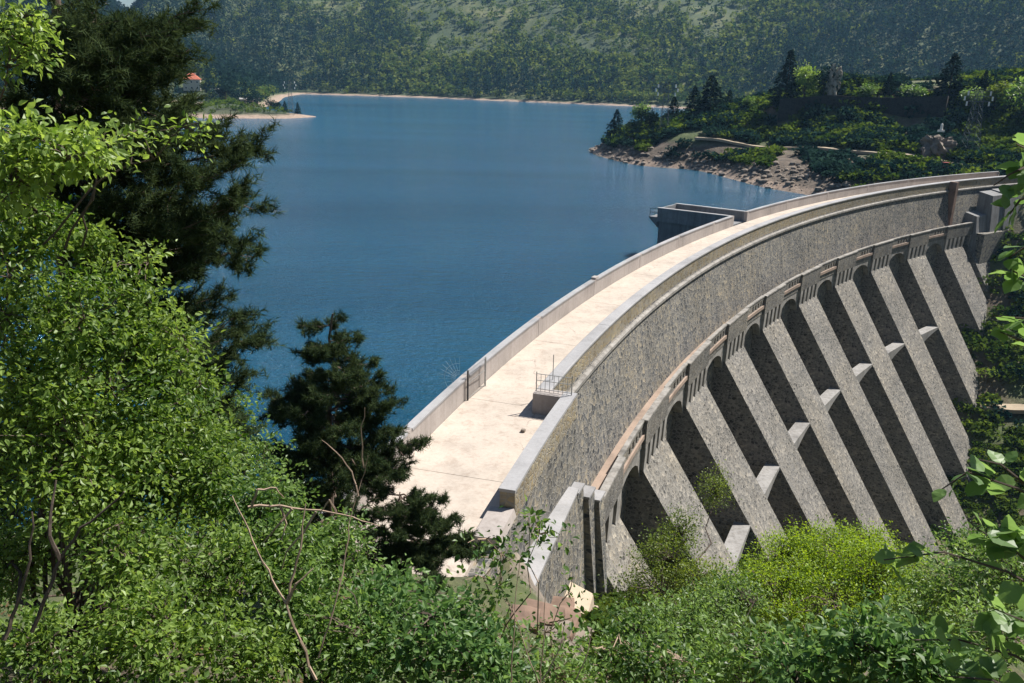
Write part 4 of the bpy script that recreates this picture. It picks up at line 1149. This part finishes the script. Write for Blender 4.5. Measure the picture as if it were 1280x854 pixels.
pine('pine_tree', 'smaller dark pine standing alone in front of the water left of the crest', (p1[0], p1[1], min(g1, p1[2])), at(416, 392, 20.5),
     T([(392, 408, 20.3), (432, 396, 20.6), (372, 404, 20.4), (452, 420, 20.5), (372, 440, 20.2), (468, 452, 20.3), (352, 488, 20.2), (484, 492, 20.4), (336, 520, 20.0), (500, 508, 20.2), (335, 494, 20.6), (475, 470, 21.2),
        (490, 540, 19.8), (505, 560, 20.4), (528, 556, 19.8), (510, 580, 19.6), (325, 560, 20.0), (345, 590, 19.5), (440, 470, 19.0), (400, 500, 18.8), (430, 540, 18.6), (380, 560, 18.6), (460, 580, 18.6), (420, 600, 18.4), (490, 600, 19), (400, 440, 19.4), (365, 520, 19)]),
     23, trunk_r=.15, sub=10, tuft_L=.15, tn=22, w=.019, extra=95, crown=2.9, subl=.52)
p2 = at(508, 715, 19.0)
pine('pine_tree', 'low spreading pine branch mass overlapping the near edge of the crest', (p2[0], p2[1], gz(p2[0], p2[1])), at(500, 615, 19.2),
     T([(556, 622, 18.8), (572, 648, 18.6), (545, 640, 18.6), (590, 672, 18.4), (575, 690, 18.2), (525, 665, 18.2), (540, 650, 18.0), (500, 640, 18.0), (470, 640, 18.4), (450, 610, 18.8), (480, 690, 18), (550, 700, 17.8), (520, 700, 17.6), (560, 660, 18.0), (530, 625, 18.2), (505, 670, 17.6), (590, 685, 18.2), (460, 670, 18.0), (440, 650, 18.6), (515, 640, 19.4), (600, 690, 18.0), (480, 610, 19.4), (500, 720, 17.4), (545, 720, 17.4)]),
     31, trunk_r=.09, sub=14, tuft_L=.13, tn=26, w=.017, extra=22, crown=1.3)

# ------------------------------------------------------------------ foreground: leafy shrubs
W2 = lambda px, py, D: tuple(at(px, py, D)[:2])
shrub('leafy_shrub', 'large bright green shrub filling the left edge below the pine',
      [(20, 350, 9.0, 70, 60), (70, 420, 9.0, 95, 80), (150, 380, 9.6, 55, 50), (30, 510, 8.4, 95, 90), (150, 500, 9.0, 90, 75), (215, 430, 9.8, 40, 50), (90, 590, 8.2, 100, 70), (215, 560, 9.0, 70, 60), (250, 610, 9.2, 50, 45), (20, 300, 9.6, 50, 30), (110, 310, 10.2, 45, 28), (180, 610, 9.0, 90, 60), (270, 560, 10.5, 40, 40), (185, 330, 10.0, 25, 20), (250, 480, 10.2, 22, 30), (60, 270, 9.4, 25, 22), (-10, 250, 9.2, 40, 40)],
      W2(60, 640, 8.8), 'leaf_bright', 680, 44, .076, 'small_leaf', .115, stems=2, stem_r=.035, seed=1)
shrub('leafy_shrub', 'darker bush behind the bright left shrub, at the foot of the pine',
      [(40, 560, 14, 70, 60), (150, 570, 14, 70, 60), (240, 540, 14.5, 45, 60), (300, 580, 15, 45, 50), (280, 510, 16, 35, 30), (340, 620, 14, 45, 30), (10, 640, 12, 60, 45), (120, 660, 12, 60, 35), (265, 645, 12, 55, 35), (20, 720, 9.5, 50, 40)],
      W2(180, 660, 14), 'leaf_mid', 900, 22, .09, 'small_leaf', .2, stems=2, stem_r=.04, seed=21)
shrub('leafy_shrub', 'green shrub with dark bare forked stems in the lower left corner',
      [(165, 700, 7.6, 85, 55), (60, 815, 6.4, 100, 45), (20, 700, 8.6, 50, 50), (200, 790, 6.8, 90, 70), (290, 720, 7.8, 60, 70), (300, 820, 6.8, 70, 50)],
      W2(90, 830, 7.2), 'leaf_bright', 330, 38, .066, 'small_leaf', .115, stems=2, stem_r=.04, seed=2)
shrub('leafy_shrub', 'bright shrub at the bottom edge right of the dark stems',
      [(380, 760, 7.6, 75, 70), (350, 690, 8.4, 60, 45), (440, 810, 7.2, 80, 55), (330, 640, 9.0, 45, 40), (420, 690, 9.0, 50, 45)],
      W2(400, 850, 7.8), 'leaf_mid', 270, 38, .070, 'small_leaf', .12, stems=2, seed=3)
shrub('leafy_shrub', 'broad leaved bush at the bottom edge below the low pine branch',
      [(530, 805, 7.2, 80, 50), (470, 770, 7.8, 60, 40), (570, 775, 7.8, 45, 30), (490, 740, 8.6, 50, 25), (610, 835, 7.0, 55, 30)],
      W2(540, 860, 7.4), 'leaf_hazel', 210, 22, .088, 'leaf', .13, stems=2, seed=4)
shrub('leafy_shrub', 'thin green shrub before the brown stone steps at the bottom centre',
      [(700, 845, 7.6, 60, 25), (770, 830, 8.0, 55, 28), (830, 830, 7.8, 55, 28), (620, 800, 8.4, 30, 25)],
      W2(720, 880, 8.0), 'leaf_mid', 220, 12, .08, 'leaf', .14, stems=2, bark='twig', seed=5)
shrub('sapling', 'sparse young sapling whose twigs overlap the near end of the crest',
      [(610, 680, 8.6, 30, 25), (665, 650, 8.4, 22, 20), (690, 672, 8.3, 28, 14), (640, 700, 8.5, 30, 25), (600, 740, 8.4, 35, 40), (720, 740, 8.4, 25, 40), (690, 780, 8.3, 30, 30)],
      W2(640, 870, 8.2), 'leaf_mid', 46, 11, .085, 'leaf', .10, stems=1, bark='twig', stem_r=.014, seed=6, cat='sapling')
shrub('leafy_shrub', 'feathery yellow-green shrub in the valley in front of the middle buttresses',
      [(1010, 712, 27, 80, 36), (1095, 715, 26, 65, 36), (1050, 755, 25, 105, 42), (945, 740, 26, 50, 32), (1150, 760, 25, 60, 36), (1025, 678, 28, 40, 16), (1085, 680, 28, 28, 18), (975, 690, 28, 22, 18), (910, 750, 26, 30, 28), (1135, 710, 27, 28, 18), (1055, 800, 24, 75, 25)],
      W2(1050, 850, 26.5), 'leaf_yellow', 1700, 46, .085, 'rhomb', .19, stems=2, stem_r=.09, twig_r=.016, seed=7, spray=.6)
shrub('leafy_shrub', 'slender green shrub before the first full buttress left of the yellow one',
      [(830, 705, 25, 38, 40), (850, 668, 26, 18, 28), (800, 750, 24, 36, 36), (872, 735, 24, 32, 34), (893, 615, 33, 14, 30)],
      W2(835, 830, 24.5), 'leaf_olive', 320, 44, .085, 'rhomb', .17, stems=2, stem_r=.06, twig_r=.013, seed=8, spray=.6)
shrub('leafy_shrub', 'dark green shrub below the slender one, beside the shaded hollow',
      [(850, 780, 17, 60, 35), (800, 790, 16, 50, 35), (890, 760, 19, 45, 35), (920, 745, 21, 40, 30)],
      W2(840, 860, 16.5), 'leaf_mid', 420, 18, .11, 'leaf', .2, stems=2, stem_r=.04, seed=9)
shrub('leafy_shrub', 'mid green shrub between the yellow shrub and the right picture edge',
      [(1180, 740, 16, 70, 45), (1250, 720, 15, 60, 50), (1130, 790, 15, 60, 35), (1230, 790, 13, 70, 40), (1210, 690, 18, 50, 30)],
      W2(1190, 880, 15), 'leaf_mid', 620, 18, .10, 'leaf', .2, stems=2, stem_r=.04, seed=10)
shrub('leafy_shrub', 'pale broad leaved bush at the bottom edge right of the shaded hollow',
      [(1030, 815, 6.6, 55, 30), (1100, 810, 6.2, 60, 35), (1000, 850, 6.2, 60, 25), (1170, 830, 6.0, 60, 35)],
      W2(1080, 900, 6.4), 'leaf_hazel', 170, 18, .088, 'leaf', .14, stems=2, seed=11)
shrub('leafy_shrub', 'low green bush at the bottom edge left of the shaded hollow',
      [(900, 830, 8.6, 50, 25), (960, 820, 8.2, 45, 25), (860, 845, 8.2, 45, 20)],
      W2(910, 880, 8.4), 'leaf_mid', 150, 13, .085, 'leaf', .14, stems=2, seed=12)
shrub('leafy_branch', 'sunlit yellow-green leaf cluster before the pine at the top left',
      [(25, 55, 7.0, 28, 26), (15, 80, 7.0, 22, 14), (40, 30, 7.0, 18, 14)], tuple(at(-90, 200, 7.2)), 'leaf_bright', 44, 16, .062, 'leaf', .10, stems=1, stem_r=.02, seed=13, cat='branch')
shrub('leafy_branch', 'green leaf cluster hanging before the pine above the left shrub',
      [(70, 190, 7.6, 60, 30), (20, 220, 7.4, 40, 30), (110, 200, 7.8, 25, 18), (30, 170, 7.6, 30, 20)], tuple(at(-80, 330, 7.8)), 'leaf_bright', 110, 15, .085, 'leaf', .12, stems=1, stem_r=.02, seed=14, cat='branch')
shrub('leafy_branch', 'light green leaf spray crossing the pine beside the spit',
      [(242, 160, 9.0, 12, 20), (175, 170, 9.0, 40, 12), (120, 175, 8.8, 30, 14)], tuple(at(80, 300, 9.2)), 'leaf_bright', 34, 13, .085, 'oval', .10, stems=1, stem_r=.015, seed=15, cat='branch')

# ------------------------------------------------------------------ near branches with large single leaves (right edge)
HAZ = []
for i in range(3):
    r_ = np.random.default_rng(60 + i); nseg = 7
    V = [(0, 0, 0)]; Fq = []
    outline = [(.0, 0), (.30, .10), (.44, .32), (.42, .58), (.27, .82), (0, 1.02)]
    mid = [(0, y_, -.10 * y_ * y_) for y_ in (0, .12, .34, .60, .83, 1.02)]
    Lf = [(-x_ * (1 + .1 * r_.normal()), y_, .09 * math.sin(y_ * 9 + i) * .4 + .10 * x_ - .10 * y_ * y_) for x_, y_ in outline[1:-1]]
    Rt = [(x_ * (1 + .1 * r_.normal()), y_, .09 * math.sin(y_ * 9 + 1 + i) * .4 + .10 * x_ - .10 * y_ * y_) for x_, y_ in outline[1:-1]]
    V = mid + Lf + Rt            # 0-5 mid, 6-9 left, 10-13 right
    Fq = [(0, 1, 6), (1, 2, 7, 6), (2, 3, 8, 7), (3, 4, 9, 8), (4, 5, 9), (0, 10, 1), (1, 10, 11, 2), (2, 11, 12, 3), (3, 12, 13, 4), (4, 13, 5)]
    me = bpy.data.meshes.new('leaf'); me.from_pydata(V, [], Fq); me.update()
    a_ = me.attributes.new('tint', 'FLOAT', 'POINT'); a_.data.foreach_set('value', np.full(len(V), .35 + .25 * i, np.float32))
    me.materials.append(M['leaf_hazel']); HAZ.append(me)
def leaf_branch(label, lines, nleaf, size, seed, mat=None, root_pt=None):
    r_ = np.random.default_rng(seed)
    P0 = at(*lines[0][0])
    root = empty('leafy_branch', tuple(P0), label, 'branch')
    mb = MB(); pts_all = []
    for ln in lines:
        pts = np.array([at(*p) for p in ln]); tube(mb, pts, .009, .003, 5); pts_all.append(pts)
    mb.build('twig', M['bark'], root)
    for k in range(nleaf):
        pts = pts_all[r_.integers(0, len(pts_all))]
        f_ = r_.random() ** .7 * (len(pts) - 1); i = min(int(f_), len(pts) - 2); p = pts[i] + (pts[i + 1] - pts[i]) * (f_ - i)
        y_ = unit((unit((pts[i + 1] - pts[i])[None])[0] * .5 + r_.normal(size=3) * .8 + np.array([0, 0, -.1]))[None])[0]
        n_ = unit((np.array([sd.x * .4, sd.y * .4, 1.0]) + .45 * r_.normal(size=3))[None])[0]
        x_ = unit(np.cross(y_, n_)[None])[0]; n_ = np.cross(x_, y_); s_ = size * (.65 + .6 * r_.random())
        Mx = Matrix([[*(x_[j] * s_ if False else 0 for _ in ()), x_[j] * s_, y_[j] * s_, n_[j] * s_, (p + y_ * .03)[j]] for j in range(3)] + [[0, 0, 0, 1]])
        o = bpy.data.objects.new('leaf', HAZ[r_.integers(0, 3)]); COL.objects.link(o); o.parent = root
        o.matrix_basis = Matrix.Translation(-Vector(P0)) @ Mx
    return root
leaf_branch('large lit leaves entering at the right edge above the dam end', [[(1330, 190, 4.2), (1290, 205, 4.1), (1262, 218, 4.0), (1242, 232, 4.0)], [(1330, 170, 4.2), (1290, 190, 4.1), (1270, 180, 4.0)], [(1300, 240, 4.0), (1275, 250, 4.0), (1262, 268, 4.0)]], 20, .095, 1)
leaf_branch('large lit leaves at the right edge beside the last buttresses', [[(1330, 360, 4.0), (1290, 350, 4.0), (1258, 335, 4.0)], [(1330, 400, 4.0), (1280, 398, 4.0), (1240, 395, 4.0)], [(1310, 440, 4.0), (1275, 425, 4.0), (1250, 415, 4.0)], [(1310, 300, 4.0), (1280, 310, 4.0), (1262, 322, 4.0)]], 34, .095, 2)
leaf_branch('broad leaves on a twig before the foot of the long buttresses', [[(1330, 640, 3.8), (1270, 610, 3.8), (1210, 590, 3.8), (1172, 615, 3.8)], [(1300, 620, 3.8), (1250, 580, 3.8), (1212, 572, 3.8)], [(1330, 620, 3.8), (1290, 610, 3.8), (1268, 600, 3.8)]], 22, .11, 3)
leaf_branch('broad overlapping leaves over the yellow shrub at the right', [[(1340, 760, 3.6), (1260, 715, 3.6), (1180, 690, 3.6), (1105, 700, 3.6)], [(1330, 740, 3.6), (1270, 690, 3.6), (1220, 660, 3.6)], [(1330, 700, 3.6), (1290, 670, 3.6), (1250, 680, 3.6)]], 44, .11, 4)
leaf_branch('broad leaves in the lower right corner', [[(1330, 860, 3.4), (1270, 820, 3.4), (1200, 800, 3.4), (1140, 800, 3.4)], [(1330, 820, 3.4), (1290, 780, 3.4), (1240, 760, 3.4)], [(1300, 880, 3.4), (1240, 850, 3.4), (1180, 845, 3.4)]], 60, .11, 5)

# ------------------------------------------------------------------ bare branches
def bare(label, lines, r0=.02, mat='twig', name='bare_branch', near=.80):
    lines = [[(a_, b_, c_ * near) for a_, b_, c_ in ln] for ln in lines]
    P0 = at(*lines[0][0]); root = empty(name, tuple(P0), label, 'branch')
    for ln in lines:
        pts = np.array([at(*p) for p in ln]); mb = MB()
        fine = np.concatenate([curve_pts(pts[i], pts[i + 1], 3, .02)[:-1] for i in range(len(pts) - 1)] + [pts[-1:]])
        tube(mb, fine, ln[0][2] / 9 * r0, ln[0][2] / 9 * r0 * .35, 5); mb.build('limb', M[mat], root)
    return root
bare('pale bare forked branch rising in front of the lower left bushes', [[(395, 850, 7.4), (375, 800, 7.5), (358, 755, 7.6), (340, 725, 7.7), (322, 690, 7.8), (305, 650, 7.9), (290, 620, 8)], [(358, 755, 7.6), (370, 730, 7.6), (392, 710, 7.7)], [(358, 755, 7.6), (368, 715, 7.7), (378, 670, 7.8), (382, 630, 7.9)]], .022)
bare('thin bare stem rising beside the smaller pine', [[(398, 822, 8.2), (412, 780, 8.3), (425, 730, 8.5), (432, 690, 8.7), (440, 640, 8.9), (452, 600, 9.0), (460, 570, 9.0)], [(448, 620, 8.9), (440, 590, 9.0), (420, 565, 9.0), (402, 550, 9)], [(455, 585, 9.0), (452, 545, 9.0), (456, 510, 9)]], .012)
bare('dead horizontal branch with twigs below the smaller pine', [[(310, 634, 9.4), (350, 632, 9.5), (400, 638, 9.6), (440, 646, 9.7), (475, 658, 9.8)], [(315, 634, 9.4), (322, 612, 9.4), (345, 610, 9.5), (355, 622, 9.6)], [(365, 636, 9.5), (345, 660, 9.4), (328, 680, 9.4)], [(395, 640, 9.6), (380, 665, 9.5), (358, 690, 9.4), (352, 712, 9.4)], [(420, 640, 9.6), (412, 625, 9.6), (400, 640, 9.6)], [(350, 632, 9.5), (358, 655, 9.5), (352, 675, 9.4)]], .018)
bare('pale broken twig lying at the edge of the shaded hollow', [[(966, 804, 9), (1000, 806, 9), (1022, 820, 9), (1040, 838, 9)], [(1022, 820, 9), (1012, 800, 9), (1004, 782, 9)], [(1022, 820, 9), (1036, 806, 9)]], .02)
bare('cluster of thin bare shoots before the stone steps', [[(676, 870, 8), (678, 820, 8.1), (680, 770, 8.2), (684, 730, 8.3)], [(676, 860, 8), (660, 820, 8.1), (648, 780, 8.2), (640, 760, 8.3)], [(678, 850, 8), (700, 810, 8.1), (706, 780, 8.2)], [(640, 850, 8), (642, 800, 8.1), (645, 740, 8.3), (650, 700, 8.4)], [(720, 850, 8), (735, 815, 8.1), (740, 790, 8.2)]], .010)
bare('dark forked stems inside the lower left bushes', [[(40, 790, 6.6), (60, 740, 6.7), (75, 700, 6.8), (100, 660, 6.9), (140, 630, 7.0), (155, 615, 7)], [(75, 700, 6.8), (62, 670, 6.8), (65, 630, 6.9), (70, 600, 7)], [(5, 800, 6.5), (20, 760, 6.6), (38, 700, 6.7), (40, 640, 6.8)]], .03, 'bark', 'forked_stem')

# ------------------------------------------------------------------ stone steps at the foot of the wing wall
def ground_hit(px, py):
    r3 = ray(px, py)
    for D in np.arange(4, 300, .2):
        P = np.array([0, 0, CAM_Z]) + r3 * (D / r3[1])
        if P[2] < gz(P[0], P[1]): return P
    return P
stp = empty('stone_steps', tuple(ground_hit(715, 770)), 'brown broken stone steps and blocks at the foot of the near wing wall', 'steps')
for k, (px, py, hx, hy, hz, mt) in enumerate([(690, 760, 1.0, .6, .25, 'brownstone'), (672, 772, .8, .55, .25, 'brownstone'), (705, 782, .9, .5, .22, 'brownstone'), (735, 778, .8, .5, .25, 'brownstone'), (748, 790, .7, .45, .3, 'brownstone'), (690, 795, .7, .4, .25, 'rock'),
                                         (745, 766, .35, .3, .22, 'cream'), (725, 796, .6, .45, .3, 'rock'), (780, 792, .55, .4, .3, 'rock'), (800, 798, .4, .3, .25, 'brownstone'), (655, 780, .6, .5, .25, 'brownstone'), (790, 815, .5, .4, .3, 'rock')]):
    c = ground_hit(px, py); c[2] += hz * .3
    rock_obj('stone', c, (hx, hy, hz), M[mt], 80 + k, parent=stp, squar=.3)
cc = at(885, 845, 7.6); cc[2] = gz(cc[0], cc[1]) + .25
rock_obj('boulder', cc, (.26, .22, .2), M['brownstone'], 99, 'pinkish boulder half hidden by leaves at the bottom edge', 'boulder', squar=.6)

# ------------------------------------------------------------------ undergrowth on the near hillside
r_ = np.random.default_rng(77)
n = 90000
yy = 3.5 + 40 * r_.random(n) ** 1.3; xx = (r_.random(n) * 2 - 1) * (.72 * yy + 2); zz = ground_z(xx, yy)
rr_ = np.hypot(xx - CX, yy - CY) - R; th = np.degrees(np.arctan2(yy - CY, xx - CX))
ok = (zz > WATER_Z + .3) & ~((rr_ > -8.4) & (rr_ < .8) & (th < 167.0)) & (fbm(xx / 1.6, yy / 1.6, 60, 3) > .02) & ~((np.hypot(xx - .5, yy - 27.5) < 5.0)) & ~((xx > .3) & (xx < 5.5) & (yy > 20) & (yy < 35) & (r_.random(n) < .75))
xx, yy, zz = xx[ok], yy[ok], zz[ok]; n = len(xx)
hgt = r_.random(n) ** 1.6 * (.25 + .55 * np.clip(fbm(xx / 3, yy / 3, 61, 3) + .3, 0, 1))
cl = Cloud(); cl.add(TEMPL['small_leaf'], np.c_[xx, yy, zz + hgt], unit(rdir(n, r_) + np.array([0, 0, .2])), unit(rdir(n, r_) + np.array([.2, .1, 1.0])), (.04 + .045 * r_.random(n)) * (1 + yy / 30), .4 + .3 * fbm(xx / 3, yy / 3, 62, 2) + .22 * r_.normal(size=n))
tag(cl.build('undergrowth', M['leaf_mid']), 'low leafy undergrowth covering the near hillside', 'undergrowth', kind='stuff')
k = r_.random(n) < .35
cl = Cloud(); cl.add(TEMPL['oval'], np.c_[xx[k] + .05, yy[k], zz[k] + .02 + .05 * r_.random(k.sum())], rdir(k.sum(), r_) * np.array([1, 1, .2]), unit(rdir(k.sum(), r_) * .5 + np.array([0, 0, 1.0])), .07 + .05 * r_.random(k.sum()), r_.random(k.sum()))
tag(cl.build('leaf_litter', M['litter']), 'brown dry leaves lying on the near hillside', 'leaves', kind='stuff')

# ------------------------------------------------------------------ haze
zmin, zmax = float(Z_.min()), float(Z_.max())
m = MB(); m.box((0, 0, (zmin - 1 + max(zmax, 40) + 12) / 2), (2700, 2700, (max(zmax, 40) + 12 - zmin + 1) / 2))
hz = bpy.data.materials.new('haze'); hz.use_nodes = True
nt = hz.node_tree; nt.nodes.remove(nt.nodes['Principled BSDF'])
pv = nt.nodes.new('ShaderNodeVolumePrincipled')
pv.inputs['Color'].default_value = (.34, .64, 1.0, 1); pv.inputs['Density'].default_value = .0001; pv.inputs['Anisotropy'].default_value = .2
nt.links.new(pv.outputs[0], nt.nodes['Material Output'].inputs['Volume'])
tag(m.build('haze', hz), 'thin blue air haze over the whole valley', 'haze', kind='stuff')
